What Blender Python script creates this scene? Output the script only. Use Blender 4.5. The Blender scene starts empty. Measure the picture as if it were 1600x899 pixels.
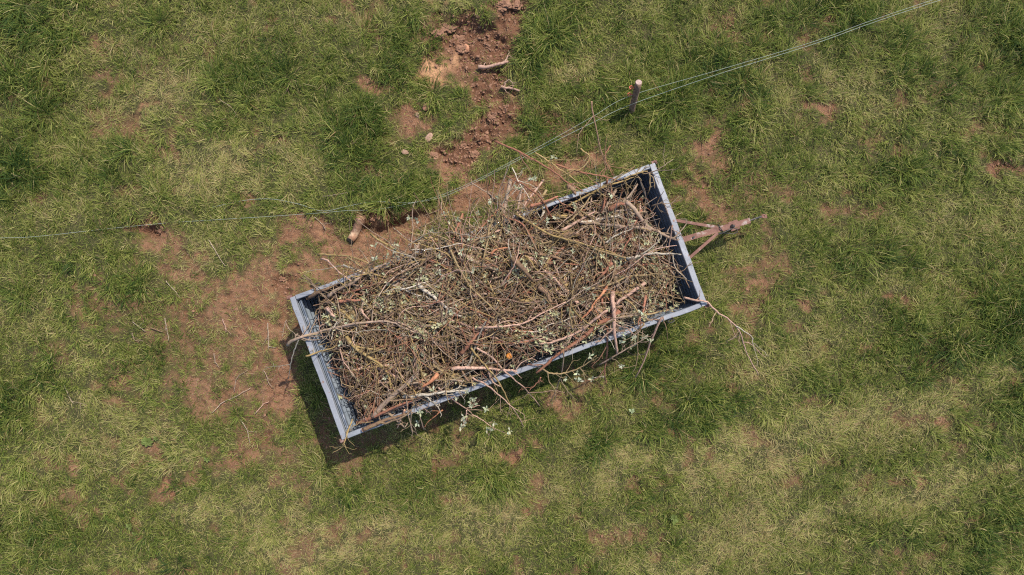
import bpy, math
import numpy as np
from mathutils import Vector

# ------------------------------------------------------------------ camera, light, exposure
S = bpy.context.scene
COL = S.collection
F, H = 1056.0, 10.0                      # focal length in photo pixels, height of the camera above the field
cam_d = bpy.data.cameras.new('camera'); cam = bpy.data.objects.new('camera', cam_d); COL.objects.link(cam)
cam_d.sensor_width = 36; cam_d.lens = 36 * F / 1600; cam_d.clip_start = .1; cam_d.clip_end = 3000
cam.location = (0, 0, H); cam.rotation_euler = (0, 0, 0)
S.camera = cam

SUN_DIR = Vector((-.52, -.70, -1.22)).normalized()      # the way the light travels
W = bpy.data.worlds.new('World'); S.world = W; W.use_nodes = True
nt = W.node_tree
sky = nt.nodes.new('ShaderNodeTexSky'); sky.sky_type = 'NISHITA'; sky.sun_disc = False; sky.dust_density = 1.5
sky.sun_elevation = math.asin(-SUN_DIR.z); sky.sun_rotation = math.atan2(-SUN_DIR.x, -SUN_DIR.y)
nt.links.new(sky.outputs[0], nt.nodes['Background'].inputs[0])
nt.nodes['Background'].inputs[1].default_value = .15
sd = bpy.data.lights.new('sun', 'SUN'); so = bpy.data.objects.new('sun', sd); COL.objects.link(so)
sd.energy = 4.1; sd.angle = math.radians(.8); sd.color = (1, .93, .82)
so.rotation_euler = SUN_DIR.to_track_quat('-Z', 'Y').to_euler(); so.location = (5, 7, 12)
S.view_settings.view_transform = 'Standard'; S.view_settings.look = 'None'
S.view_settings.gamma = 1; S.view_settings.use_curve_mapping = False
S.view_settings.exposure = .47
S.cycles.max_bounces = 6; S.cycles.diffuse_bounces = 3; S.cycles.transmission_bounces = 3
S.cycles.use_denoising = False
S.cycles.pixel_filter_type = 'BLACKMAN_HARRIS'; S.cycles.filter_width = 1.15

rng = np.random.default_rng(7)
A = np.array

# ------------------------------------------------------------------ helpers
def P(px, py, z=0.0):
    """photo pixel and height -> point in the field"""
    s = (H - z) / F
    return ((px - 800) * s, (449.5 - py) * s, z)

def tag(o, label=None, cat=None, group=None, kind=None):
    if label: o['label'] = label
    if cat: o['category'] = cat
    if group: o['group'] = group
    if kind: o['kind'] = kind
    return o

def empty(name, loc=(0, 0, 0), rz=0):
    o = bpy.data.objects.new(name, None); COL.objects.link(o); o.location = loc; o.rotation_euler = (0, 0, rz)
    o.empty_display_size = .1
    return o

def mesh_obj(name, V, faces, mat, parent=None, smooth=False, tint=None):
    """V (n,3); faces: list of int arrays of equal-width rows"""
    V = np.asarray(V, np.float32).reshape(-1, 3)
    me = bpy.data.meshes.new(name)
    faces = [np.asarray(f, np.int32) for f in faces if len(f)]
    me.vertices.add(len(V)); me.vertices.foreach_set('co', V.ravel())
    tot = np.concatenate([np.full(len(f), f.shape[1], np.int32) for f in faces])
    idx = np.concatenate([f.ravel() for f in faces])
    me.loops.add(len(idx)); me.loops.foreach_set('vertex_index', idx)
    me.polygons.add(len(tot))
    st = np.zeros(len(tot), np.int32); st[1:] = np.cumsum(tot)[:-1]
    me.polygons.foreach_set('loop_start', st)
    me.polygons.foreach_set('use_smooth', np.full(len(tot), smooth, bool))
    if tint is not None:
        a = me.color_attributes.new('tint', 'FLOAT_COLOR', 'POINT')
        t = np.asarray(tint, np.float32)
        if t.shape[1] == 3: t = np.concatenate([t, np.ones((len(t), 1), np.float32)], 1)
        a.data.foreach_set('color', t.ravel())
    me.update(calc_edges=True)
    if mat: me.materials.append(mat)
    o = bpy.data.objects.new(name, me); COL.objects.link(o)
    if parent: o.parent = parent
    return o

class MB:
    """collects boxes, tubes and sheets for ONE mesh object"""
    def __init__(s): s.v = []; s.f3 = []; s.f4 = []; s.n = 0; s.big = []
    def add(s, V, quads=(), tris=(), ngons=()):
        V = np.asarray(V, float).reshape(-1, 3)
        if len(quads): s.f4.append(np.asarray(quads) + s.n)
        if len(tris): s.f3.append(np.asarray(tris) + s.n)
        for g in ngons: s.big.append(np.asarray([g]) + s.n)
        s.v.append(V); s.n += len(V); return s
    def box(s, c, d, rz=0, axis=None):
        x, y, z = A(d) / 2.0
        V = A([[i * x, j * y, k * z] for i in (-1, 1) for j in (-1, 1) for k in (-1, 1)])
        if axis is not None:      # axis: direction of local x
            ax = A(axis, float); ax /= np.linalg.norm(ax)
            u = np.cross([0, 0, 1], ax); u /= np.linalg.norm(u) + 1e-9; w = np.cross(ax, u)
            V = V[:, :1] * ax + V[:, 1:2] * u + V[:, 2:] * w
        elif rz:
            c_, s_ = math.cos(rz), math.sin(rz); V = np.stack([V[:, 0] * c_ - V[:, 1] * s_, V[:, 0] * s_ + V[:, 1] * c_, V[:, 2]], 1)
        return s.add(V + A(c), [[0, 1, 3, 2], [4, 6, 7, 5], [0, 4, 5, 1], [2, 3, 7, 6], [0, 2, 6, 4], [1, 5, 7, 3]])
    def beam(s, a, b, w, h):
        a, b = A(a, float), A(b, float); return s.box((a + b) / 2, (np.linalg.norm(b - a), w, h), axis=b - a)
    def tube(s, pts, r, k=8, cap=True):
        pts = np.asarray(pts, float); r = np.broadcast_to(r, len(pts))
        V, Q = tubes(pts[None], np.asarray(r, float)[None], k)
        s.add(V, Q, ngons=[list(range(k))[::-1], list(range(len(pts) * k - k, len(pts) * k))] if cap else ())
        return s
    def extrude(s, prof, L, axis='x', closed=True):
        """prof: list of (a, z) extruded along x from -L/2 to L/2; a is y"""
        n = len(prof); V = [(-L / 2, a, z) for a, z in prof] + [(L / 2, a, z) for a, z in prof]
        if axis == 'y': V = [(y, x, z) for x, y, z in V]
        m = n if closed else n - 1
        Q = [[i, (i + 1) % n, n + (i + 1) % n, n + i] for i in range(m)]
        return s.add(V, Q, ngons=[list(range(n))[::-1], list(range(n, 2 * n))] if closed else ())
    def build(s, name, mat, parent=None, smooth=False, tint=None):
        fs = []
        if s.f4: fs.append(np.concatenate(s.f4))
        if s.f3: fs.append(np.concatenate(s.f3))
        fs += s.big
        V = np.concatenate(s.v)
        if tint is not None and np.ndim(tint) == 1: tint = np.tile(A(tint, float), (len(V), 1))
        return mesh_obj(name, V, fs, mat, parent, smooth, tint)

def tubes(Pm, R, k=5):
    """Pm (N,n,3), R (N,n) -> verts, quads (open ended)"""
    N, n, _ = Pm.shape
    T = np.gradient(Pm, axis=1); T /= np.linalg.norm(T, axis=2, keepdims=True) + 1e-9
    m = T.mean(1); ref = np.where(np.abs(m[:, 2:3]) < .75, A([[0., 0, 1]]), A([[1., 0, 0]]))[:, None, :]
    B1 = np.cross(T, ref); B1 /= np.linalg.norm(B1, axis=2, keepdims=True) + 1e-9
    B2 = np.cross(T, B1)
    a = np.arange(k) * 2 * math.pi / k
    V = Pm[:, :, None, :] + R[:, :, None, None] * (np.cos(a)[None, None, :, None] * B1[:, :, None, :] + np.sin(a)[None, None, :, None] * B2[:, :, None, :])
    i = np.arange(N)[:, None, None] * n * k; j = np.arange(n - 1)[None, :, None] * k; c = np.arange(k)[None, None, :]; c2 = (c + 1) % k
    Q = np.stack(np.broadcast_arrays(i + j + c, i + j + c2, i + j + k + c2, i + j + k + c), -1).reshape(-1, 4)
    return V.reshape(-1, 3), Q

def vnoise(X, Y, seed=0):
    xi = np.floor(X).astype(np.int64); yi = np.floor(Y).astype(np.int64); fx = X - xi; fy = Y - yi
    fx = fx * fx * (3 - 2 * fx); fy = fy * fy * (3 - 2 * fy)
    def h(a, b):
        n = (a * 374761393 + b * 668265263 + seed * 1442695041) & 0xffffffff
        n = ((n ^ (n >> 13)) * 1274126177) & 0xffffffff
        n = n ^ (n >> 16)
        return (n & 0xffff) / 65535.0
    return (h(xi, yi) * (1 - fx) + h(xi + 1, yi) * fx) * (1 - fy) + (h(xi, yi + 1) * (1 - fx) + h(xi + 1, yi + 1) * fx) * fy
def fbm(X, Y, seed=0, o=4):
    t = 0; a = .5; s = 0
    for k in range(o): t = t + a * vnoise(X, Y, seed + k * 17); s += a; a *= .5; X = X * 2.03 + 11; Y = Y * 2.03 + 7
    return t / s

# ------------------------------------------------------------------ materials
def mat(name):
    m = bpy.data.materials.new(name); m.use_nodes = True
    n = m.node_tree.nodes; return m, n, m.node_tree.links, n['Principled BSDF']
def noise(n, l, scale, detail=4, vec=None, rough=.6):
    t = n.new('ShaderNodeTexNoise'); t.inputs['Scale'].default_value = scale; t.inputs['Detail'].default_value = detail; t.inputs['Roughness'].default_value = rough
    if vec: l.new(vec, t.inputs['Vector'])
    return t
def ramp(n, l, src, a, b, ca=(0, 0, 0, 1), cb=(1, 1, 1, 1)):
    r = n.new('ShaderNodeValToRGB'); r.color_ramp.elements[0].position = a; r.color_ramp.elements[1].position = b
    r.color_ramp.elements[0].color = ca; r.color_ramp.elements[1].color = cb; l.new(src, r.inputs[0]); return r
def mix(n, l, f, a, b, mode='MIX'):
    m = n.new('ShaderNodeMix'); m.data_type = 'RGBA'; m.blend_type = mode
    for s, v in ((0, f), (6, a), (7, b)):
        if hasattr(v, 'is_output') or isinstance(v, bpy.types.NodeSocket): l.new(v, m.inputs[s])
        else: m.inputs[s].default_value = v if s == 0 else (*v[:3], 1)
    return m.outputs[2]
def bump(n, l, h, strength, dist, b):
    k = n.new('ShaderNodeBump'); k.inputs['Strength'].default_value = strength; k.inputs['Distance'].default_value = dist
    l.new(h, k.inputs['Height']); l.new(k.outputs[0], b.inputs['Normal'])
def attr(n, name='tint'):
    a = n.new('ShaderNodeAttribute'); a.attribute_name = name; return a

def m_bark():
    m, n, l, b = mat('bark')
    a = attr(n); tc = n.new('ShaderNodeTexCoord')
    g = n.new('ShaderNodeNewGeometry')
    n1 = noise(n, l, 38, 4, g.outputs['Position']); n2 = noise(n, l, 22, 3, g.outputs['Position']); n3 = noise(n, l, 120, 2, g.outputs['Position'])
    r1 = ramp(n, l, n1.outputs[0], .3, .7, (.62, .6, .58, 1), (1.35, 1.35, 1.35, 1))
    c = mix(n, l, 1, a.outputs['Color'], r1.outputs[0], 'MULTIPLY')
    f = ramp(n, l, n2.outputs[0], .5, .6)
    mu = n.new('ShaderNodeMath'); mu.operation = 'MULTIPLY'; l.new(f.outputs[0], mu.inputs[0]); l.new(a.outputs['Alpha'], mu.inputs[1])
    lich = mix(n, l, ramp(n, l, n3.outputs[0], .45, .55).outputs[0], (.36, .225, .055), (.30, .25, .165))
    c = mix(n, l, mu.outputs[0], c, lich)
    l.new(c, b.inputs['Base Color']); b.inputs['Roughness'].default_value = .85; b.inputs['Specular IOR Level'].default_value = .25
    bump(n, l, n3.outputs[0], .6, .004, b)
    return m
def m_leaf(name='leaf', transl=.35, rough=.5, spec=.35):
    m, n, l, b = mat(name); a = attr(n)
    l.new(a.outputs['Color'], b.inputs['Base Color']); b.inputs['Roughness'].default_value = rough; b.inputs['Specular IOR Level'].default_value = spec
    t = n.new('ShaderNodeBsdfTranslucent'); l.new(a.outputs['Color'], t.inputs['Color'])
    x = n.new('ShaderNodeMixShader'); x.inputs[0].default_value = transl
    l.new(b.outputs[0], x.inputs[1]); l.new(t.outputs[0], x.inputs[2]); l.new(x.outputs[0], n['Material Output'].inputs[0])
    return m
def m_soil():
    m, n, l, b = mat('field_soil'); a = attr(n); g = n.new('ShaderNodeNewGeometry'); p = g.outputs['Position']
    na = noise(n, l, 1.6, 5, p); nb = noise(n, l, 14, 5, p, .7); nc = noise(n, l, 70, 3, p, .7)
    soil = mix(n, l, ramp(n, l, na.outputs[0], .35, .65).outputs[0], (.20, .095, .052), (.30, .16, .092))
    soil = mix(n, l, ramp(n, l, nb.outputs[0], .50, .62).outputs[0], soil, (.125, .062, .038))
    soil = mix(n, l, ramp(n, l, nc.outputs[0], .56, .66).outputs[0], soil, (.36, .235, .155))
    thatch = mix(n, l, ramp(n, l, nb.outputs[0], .35, .65).outputs[0], (.035, .036, .015), (.11, .09, .042))
    thatch = mix(n, l, ramp(n, l, nc.outputs[0], .4, .6).outputs[0], thatch, (.065, .07, .027))
    sep = n.new('ShaderNodeSeparateColor'); l.new(a.outputs['Color'], sep.inputs[0])
    c = mix(n, l, sep.outputs[0], thatch, soil)
    c = mix(n, l, sep.outputs[1], c, (.135, .064, .038))     # moist dug earth
    c = mix(n, l, sep.outputs[2], c, (.50, .28, .15))      # pale sandy subsoil
    l.new(c, b.inputs['Base Color']); b.inputs['Roughness'].default_value = .95; b.inputs['Specular IOR Level'].default_value = .1
    ad = n.new('ShaderNodeMath'); ad.operation = 'ADD'; l.new(nb.outputs[0], ad.inputs[0]); l.new(nc.outputs[0], ad.inputs[1])
    bump(n, l, ad.outputs[0], .9, .03, b)
    return m
def m_steel():
    m, n, l, b = mat('blue_grey_painted_steel'); tc = n.new('ShaderNodeTexCoord'); p = tc.outputs['Object']
    a = noise(n, l, 2.2, 6, p, .7); s = noise(n, l, 18, 5, p, .7)
    mp = n.new('ShaderNodeMapping'); mp.inputs['Scale'].default_value = (3, 3, 60); l.new(p, mp.inputs[0]); st = noise(n, l, 3, 3, mp.outputs[0])
    c = mix(n, l, ramp(n, l, a.outputs[0], .35, .65).outputs[0], (.19, .20, .225), (.26, .27, .295))
    c = mix(n, l, ramp(n, l, st.outputs[0], .55, .75).outputs[0], c, (.31, .325, .36))
    c = mix(n, l, ramp(n, l, s.outputs[0], .57, .66).outputs[0], c, (.15, .16, .17))
    c = mix(n, l, ramp(n, l, noise(n, l, 9, 6, p, .75).outputs[0], .61, .66).outputs[0], c, (.20, .11, .08))
    l.new(c, b.inputs['Base Color']); b.inputs['Metallic'].default_value = .1
    l.new(ramp(n, l, s.outputs[0], .3, .7, (.38, .38, .38, 1), (.62, .62, .62, 1)).outputs[0], b.inputs['Roughness'])
    bump(n, l, a.outputs[0], .25, .02, b)
    return m
def m_noisy(name, c1, c2, scale=20, rough=.8, metal=0, bs=.4, bd=.004, c3=None):
    m, n, l, b = mat(name); tc = n.new('ShaderNodeTexCoord'); p = tc.outputs['Object']
    a = noise(n, l, scale, 5, p, .65); c = mix(n, l, ramp(n, l, a.outputs[0], .38, .62).outputs[0], c1, c2)
    if c3: c = mix(n, l, ramp(n, l, noise(n, l, scale * .5, 4, p).outputs[0], .58, .66).outputs[0], c, c3)
    l.new(c, b.inputs['Base Color']); b.inputs['Roughness'].default_value = rough; b.inputs['Metallic'].default_value = metal
    bump(n, l, a.outputs[0], bs, bd, b); return m
BARK = m_bark(); LEAF = m_leaf('sage_leaf', .25, .6, .3); GRASS = m_leaf('grass_blade', .42, .6, .18); SOIL = m_soil(); STEEL = m_steel()
PANEL = m_noisy('dull_inner_steel', (.12, .145, .175), (.17, .20, .235), 5, .75, 0, .15, .01, (.17, .19, .215))
FLANGE = m_noisy('worn_flange_steel', (.14, .17, .21), (.22, .25, .30), 9, .5, .3, .15, .01, (.38, .40, .43))
RUST = m_noisy('rusty_primer', (.14, .065, .048), (.22, .11, .08), 14, .8, .1, .4, .003, (.32, .26, .23))
DARK = m_noisy('dark_steel', (.045, .045, .05), (.09, .08, .07), 12, .6, .5)
RUBBER = m_noisy('tyre_rubber', (.02, .02, .02), (.04, .038, .035), 20, .85)
POSTW = m_noisy('weathered_post', (.15, .085, .055), (.28, .18, .12), 24, .9, 0, .8, .01)
POSTT = m_noisy('sawn_post_top', (.30, .21, .18), (.42, .31, .27), 30, .85)
ORANGE = m_noisy('orange_plastic', (.55, .12, .06), (.45, .10, .05), 30, .5)
FRUIT = m_noisy('orange_peel', (.50, .16, .02), (.62, .24, .04), 60, .5, 0, .3, .002)
WIRE = m_noisy('galvanised_wire', (.24, .28, .24), (.34, .38, .33), 30, .7, 0)
LOGM = m_noisy('log_bark', (.22, .11, .065), (.38, .22, .14), 9, .85, 0, .9, .012, (.47, .32, .21))
LOGE = m_noisy('log_end', (.07, .045, .03), (.13, .09, .06), 30, .9)
STONE = m_noisy('pale_stone', (.24, .14, .095), (.36, .23, .16), 20, .85)
CLOD = m_noisy('soil_clod', (.17, .085, .05), (.27, .145, .088), 20, .95, 0, .8, .01)

# ------------------------------------------------------------------ fields over the ground (in photo pixels of the ground plane)
GX0, GY0, GS, GW, GH = -500., -420., 3.0, 870, 590
gx, gy = np.meshgrid(GX0 + np.arange(GW) * GS, GY0 + np.arange(GH) * GS)
wx = gx + 80 * (fbm(gx / 60, gy / 60, 3, 5) - .5) + 34 * (fbm(gx / 14, gy / 14, 4) - .5)
wy = gy + 80 * (fbm(gx / 60, gy / 60, 5, 5) - .5) + 34 * (fbm(gx / 14, gy / 14, 6) - .5)
def blobs(lst, hard=1.6):
    out = np.zeros_like(gx)
    for b in lst:
        x, y, rx, ry = b[:4]; ang = math.radians(b[4]) if len(b) > 4 else 0; s = b[5] if len(b) > 5 else 1
        dx, dy = wx - x, wy - y; c, sn = math.cos(ang), math.sin(ang)
        d = ((dx * c - dy * sn) / rx) ** 2 + ((dx * sn + dy * c) / ry) ** 2
        out = np.maximum(out, s * np.clip(hard * (1.15 - np.sqrt(d)), 0, 1))
    return out
# angle: anticlockwise as seen in the picture
soil_b = [(330,545,180,120,0,.5),(470,420,110,60,15,.75),(430,680,90,60,0,.5),(600,350,110,30,5,.8),(1130,300,80,110,0,.4),(1180,440,60,70,0,.45),(795,15,38,38),(740,72,72,40,-10),(765,140,48,38),(755,195,58,36,30),(722,235,52,32,20),(698,272,34,24),(808,180,16,24),(640,190,40,48,0,.8),(598,125,34,22,0,.75),(650,60,22,22,0,.7),
 (690,104,32,24),(590,385,100,42,0,1),(660,345,60,35,20,.9),(745,305,70,34,20,.95),(840,285,70,34,20,.9),(900,265,40,25,15,.75),(480,365,95,34,0,.85),(555,372,80,36),
 (400,440,120,66,0,.72),(330,500,110,55,0,.66),(430,525,80,60,0,.8),(360,590,110,55,0,.7),(255,395,60,36,0,.7),(228,362,30,20,0,1),(445,610,60,60,0,.85),(300,420,70,40,0,.65),
 (200,470,50,35,0,.5),(130,490,34,22,0,.6),(195,615,34,26,0,.7),(380,700,80,30,10,.68),(100,560,40,20,0,.4),(232,712,26,30,0,.7),(130,727,20,14,0,.9),(262,760,14,14,0,.8),(205,740,12,26,0,.6),
 (455,745,30,18,0,.6),(430,765,12,12,0,.7),(520,680,50,45,0,.6),(600,690,90,26,20,.5),(700,640,90,26,20,.7),(870,625,36,28,0,.8),(800,705,18,26,0,.8),(686,722,13,24,0,.75),(560,735,40,18,0,.5),
 (827,797,18,12,-20,.9),(1025,610,18,26,0,.75),(940,600,40,22,0,.6),(955,850,38,26,0,.6),(1080,798,14,12,0,.9),(1060,682,14,12,0,.9),(700,870,22,14,0,.4),(480,860,20,20,0,.5),
 (1105,240,44,36,0,.8),(1080,300,55,40,0,.75),(1120,330,50,40,0,.6),(1165,425,44,40,0,.7),(1140,480,30,30,0,.6),(1150,560,30,20,0,.5),(1172,590,24,12,0,.6),(1205,375,22,18,0,.6),
 (1290,178,36,16,0,.8),(1385,297,24,12,0,.8),(1575,250,36,22,0,.85),(1330,322,70,24,10,.6),(1265,487,22,22,0,.75),(1235,300,30,20,0,.5),(1265,200,20,20,0,.4),(1382,455,18,12,0,.7),(1410,465,12,16,0,.7),
 (1480,645,34,14,15,.8),(1520,450,34,24,0,.5),(1440,130,40,30,0,.4),(1530,100,14,14,0,.7),(1400,655,60,14,15,.5),(1430,755,16,8,0,.8),(1590,610,20,30,0,.6),(1595,850,40,30,0,.4),(1300,545,26,16,0,.5),
 (800,450,270,105,20,.85),(250,95,50,30,0,.3),(330,180,60,40,0,.3),(300,60,40,20,0,.25),(1000,60,30,18,0,.3),(1150,10,40,14,0,.35),(900,100,18,14,0,.4),(390,200,14,12,0,.6),(240,155,26,8,25,.7),(420,235,40,8,20,.5)]
dug_b = [(740,62,78,40,-10,.9),(765,140,36,38,0,.9),(757,200,52,30,30,1),(722,240,45,25,25,.9),(795,10,35,38,0,.8),(230,362,24,18,0,1),(440,438,26,10,30,.9),(600,346,52,12,0,.9),(205,148,0.1,.1),(1575,250,30,20,0,.5),(860,190,18,12,0,.8)]
sand_b = [(690,104,22,17,0,1),(712,120,24,8,-20,.5),(672,4,14,6,0,.5),(600,62,12,8,0,.3)]
lush_vignette_b = [(50,110,150,150,0,.75),(1570,90,120,150,0,.8),(1575,520,90,170,0,.8),(1560,850,130,60,0,.8),(20,640,70,140,0,.6),(30,860,110,60,0,.6),(1330,250,100,80,0,.5),(560,225,80,60,0,1),(610,290,85,42,10,1),(530,180,60,30,0,.8),(850,50,55,70,0,1),(845,130,45,60,0,.9),(880,190,60,45,0,.8),(950,130,100,60,0,.8),(1060,60,120,60,0,.75),(1010,170,50,50,0,.9),(1250,40,90,50,0,.7),(1130,130,90,40,20,.7),  # leading wide blobs paint lens vignetting into the corner grass, besides real long grass
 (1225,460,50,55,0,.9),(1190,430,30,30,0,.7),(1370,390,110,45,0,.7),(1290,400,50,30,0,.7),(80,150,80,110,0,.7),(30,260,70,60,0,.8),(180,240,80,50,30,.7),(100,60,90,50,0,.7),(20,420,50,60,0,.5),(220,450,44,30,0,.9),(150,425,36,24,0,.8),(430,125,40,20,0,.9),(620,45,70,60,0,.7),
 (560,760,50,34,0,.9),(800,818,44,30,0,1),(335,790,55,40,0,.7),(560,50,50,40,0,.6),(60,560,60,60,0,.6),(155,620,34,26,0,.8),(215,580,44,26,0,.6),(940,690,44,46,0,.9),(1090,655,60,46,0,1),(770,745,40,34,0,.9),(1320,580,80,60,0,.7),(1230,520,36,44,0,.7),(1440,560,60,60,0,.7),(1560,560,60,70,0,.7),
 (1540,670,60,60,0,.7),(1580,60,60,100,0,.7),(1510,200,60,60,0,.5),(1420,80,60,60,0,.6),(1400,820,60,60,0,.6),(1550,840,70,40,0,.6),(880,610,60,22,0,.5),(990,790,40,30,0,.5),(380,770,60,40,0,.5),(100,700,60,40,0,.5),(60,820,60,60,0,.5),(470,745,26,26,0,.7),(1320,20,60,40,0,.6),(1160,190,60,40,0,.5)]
dry_b = [(250,150,130,70,20,1),(330,270,140,60,15,.9),(330,60,90,50,0,.8),(80,330,90,40,0,.5),(470,250,80,50,0,.7),(500,850,220,40,5,.7),(740,800,160,60,0,.7),(1180,710,190,44,18,.8),(1430,650,150,34,18,.8),(1500,760,150,40,15,.7),(1200,840,180,50,10,.6),(950,850,60,40,0,.9),(900,760,120,50,0,.4),
 (1330,150,120,60,0,.5),(1450,480,140,70,0,.6),(1150,330,100,60,0,.5),(380,460,170,120,0,.6),(60,230,60,30,0,.6),(1480,330,120,50,0,.4),(890,100,50,30,0,.8),(650,110,50,30,0,.7),(1010,640,80,50,0,.3),(230,700,90,70,0,.3),(690,8,60,10,0,.8),(90,100,60,30,0,.7),(100,190,60,20,0,.6)]
big = fbm(gx / 130, gy / 130, 31, 4); med = fbm(gx / 34, gy / 34, 41, 4)
fine_ = fbm(gx / 13, gy / 13, 47, 3)
SOILF = np.clip(blobs(soil_b, 1.4) * 1.52 + 1.5 * (med - .54) + 2.4 * (fine_ - .52), 0, 1) * np.clip(blobs(soil_b, 1.9) * 1.25, 0, 1)
stray = np.clip((fbm(gx / 30, gy / 30, 91, 5) - .62) * 6, 0, .6) * (fbm(gx / 200, gy / 200, 93) > .42)
DUG = blobs(dug_b, 1.8); SOILF = np.maximum(np.maximum(SOILF, stray), DUG * .97); SAND = blobs(sand_b, 1.6)
LUSH_VIGNETTE = np.clip(blobs(lush_vignette_b, 1.1) * .8 + 1.0 * (big - .5) + 1.25 * (med - .5) + 1.1 * (fine_ - .5) - .05, 0, 1)
DRY = np.clip(blobs(dry_b, 1.2) * .7 + 1.2 * (.5 - big) + 1.8 * (fbm(gx / 24, gy / 24, 57) - .48), 0, 1) * (1 - .6 * LUSH_VIGNETTE)
ANG = (fbm(gx / 230, gy / 230, 61, 3) - .5) * 9 + .5
band_b = [(1130, 715, 150, 26, 16), (1330, 655, 190, 24, 14), (1560, 600, 70, 22, 14), (1230, 830, 130, 24, 14), (1460, 770, 170, 28, 16), (1060, 880, 90, 24, 10), (520, 850, 180, 34, 4), (330, 800, 80, 24, -10), (740, 830, 120, 30, 8), (960, 730, 70, 30, 30), (250, 150, 90, 40, 30), (330, 250, 110, 36, 25)]
BAND = np.clip(blobs(band_b, 1.5) * 1.1, 0, 1)
DRY = np.maximum(DRY, .6 * BAND); LUSH_VIGNETTE *= 1 - .8 * BAND
# the shape of the ground
ridg = 1 - np.abs(2 * fbm(gx / 16, gy / 16, 71, 4) - 1)
HZ = .10 * (fbm(gx / 260, gy / 260, 81, 3) - .5) + .05 * (med - .5) * (1 - SOILF) + .035 * LUSH_VIGNETTE - .03 * SOILF + DUG * (.15 * (fbm(gx / 17, gy / 17, 83, 5) - .5) + .10 * (ridg - .75) + .05 * (fbm(gx / 5, gy / 5, 84, 2) - .5) - .05)
HZ -= .04 * SOILF * np.clip((fbm(gx / 21, gy / 21, 95, 3) - .56) * 9, 0, 1) - .02 * SOILF * (ridg - .7)
HZ += .022 * SOILF * (fbm(gx / 6, gy / 6, 85, 3) - .5) * 2 + .03 * SAND
ly = 346 + 8 * np.sin((gx - 560) / 21) - .10 * (gx - 600)                      # the broken edge of the turf
HZ += .16 / (1 + np.exp(np.clip((gy - ly) / 1.6, -40, 40))) * np.exp(-((gx - 610) / 75) ** 4) * np.exp(-((gy - 330) / 45) ** 2)
edge = np.exp(-((gx - 605) / 45) ** 4 - ((gy - ly - 6) / 8) ** 2); HZ -= .09 * edge      # hollow under it
ly3 = 38 + .12 * (gx - 740); HZ += .12 / (1 + np.exp(np.clip((gy - ly3) / 2, -40, 40))) * np.exp(-((gx - 745) / 45) ** 4) * np.exp(-((gy - 20) / 30) ** 2)
HZ -= .10 * np.exp(-((gx - 862) / 9) ** 2 - ((gy - 188) / 7) ** 2) + .10 * np.exp(-((gx - 446) / 18) ** 2 - ((gy - 441) / 7) ** 2)
# keep the relief under the trailer low
edge2 = np.exp(-((gx - 229) / 20) ** 2 - ((gy - 364) / 13) ** 2); HZ -= .13 * edge2
def samp(Fd, x, y):
    """bilinear value of a field at world points"""
    u = (800 + x * F / H - GX0) / GS; v = (449.5 - y * F / H - GY0) / GS
    u = np.clip(u, 0, GW - 1.01); v = np.clip(v, 0, GH - 1.01); i = u.astype(int); j = v.astype(int); a = u - i; b = v - j
    return (Fd[j, i] * (1 - a) + Fd[j, i + 1] * a) * (1 - b) + (Fd[j + 1, i] * (1 - a) + Fd[j + 1, i + 1] * a) * b
def gz(x, y): return float(samp(HZ, A([x]), A([y]))[0])
def G(px, py, dz=0.0):
    x, y, _ = P(px, py, 0); return (x, y, gz(x, y) + dz)

# ------------------------------------------------------------------ ground sheet (one mesh to the horizon)
def axis_pts(half, step, far):
    a = list(np.arange(0, half, step)); d = step
    while a[-1] < far: d *= 1.25; a.append(a[-1] + d)
    a = A(a); return np.concatenate([-a[:0:-1], a])
ax = axis_pts(8.9, .024, 900); ay = axis_pts(5.6, .024, 900)
X, Y = np.meshgrid(ax, ay); xf, yf = X.ravel(), Y.ravel()
fade = np.clip((11.5 - np.abs(xf)) / 2, 0, 1) * np.clip((8.5 - np.abs(yf)) / 2, 0, 1)
Z = samp(HZ, xf, yf) * fade
nx, ny = len(ax), len(ay)
q = (np.arange(ny - 1)[:, None] * nx + np.arange(nx - 1)[None, :]).ravel()
tintg = np.stack([samp(SOILF, xf, yf) * fade, samp(DUG, xf, yf) * .8, samp(SAND, xf, yf)], 1)
g = mesh_obj('ground', np.stack([xf, yf, Z], 1), [np.stack([q, q + 1, q + nx + 1, q + nx], 1)], SOIL, smooth=True, tint=tintg)
tag(g, 'reddish brown earth of the field showing between the grass', kind='structure')

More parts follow.
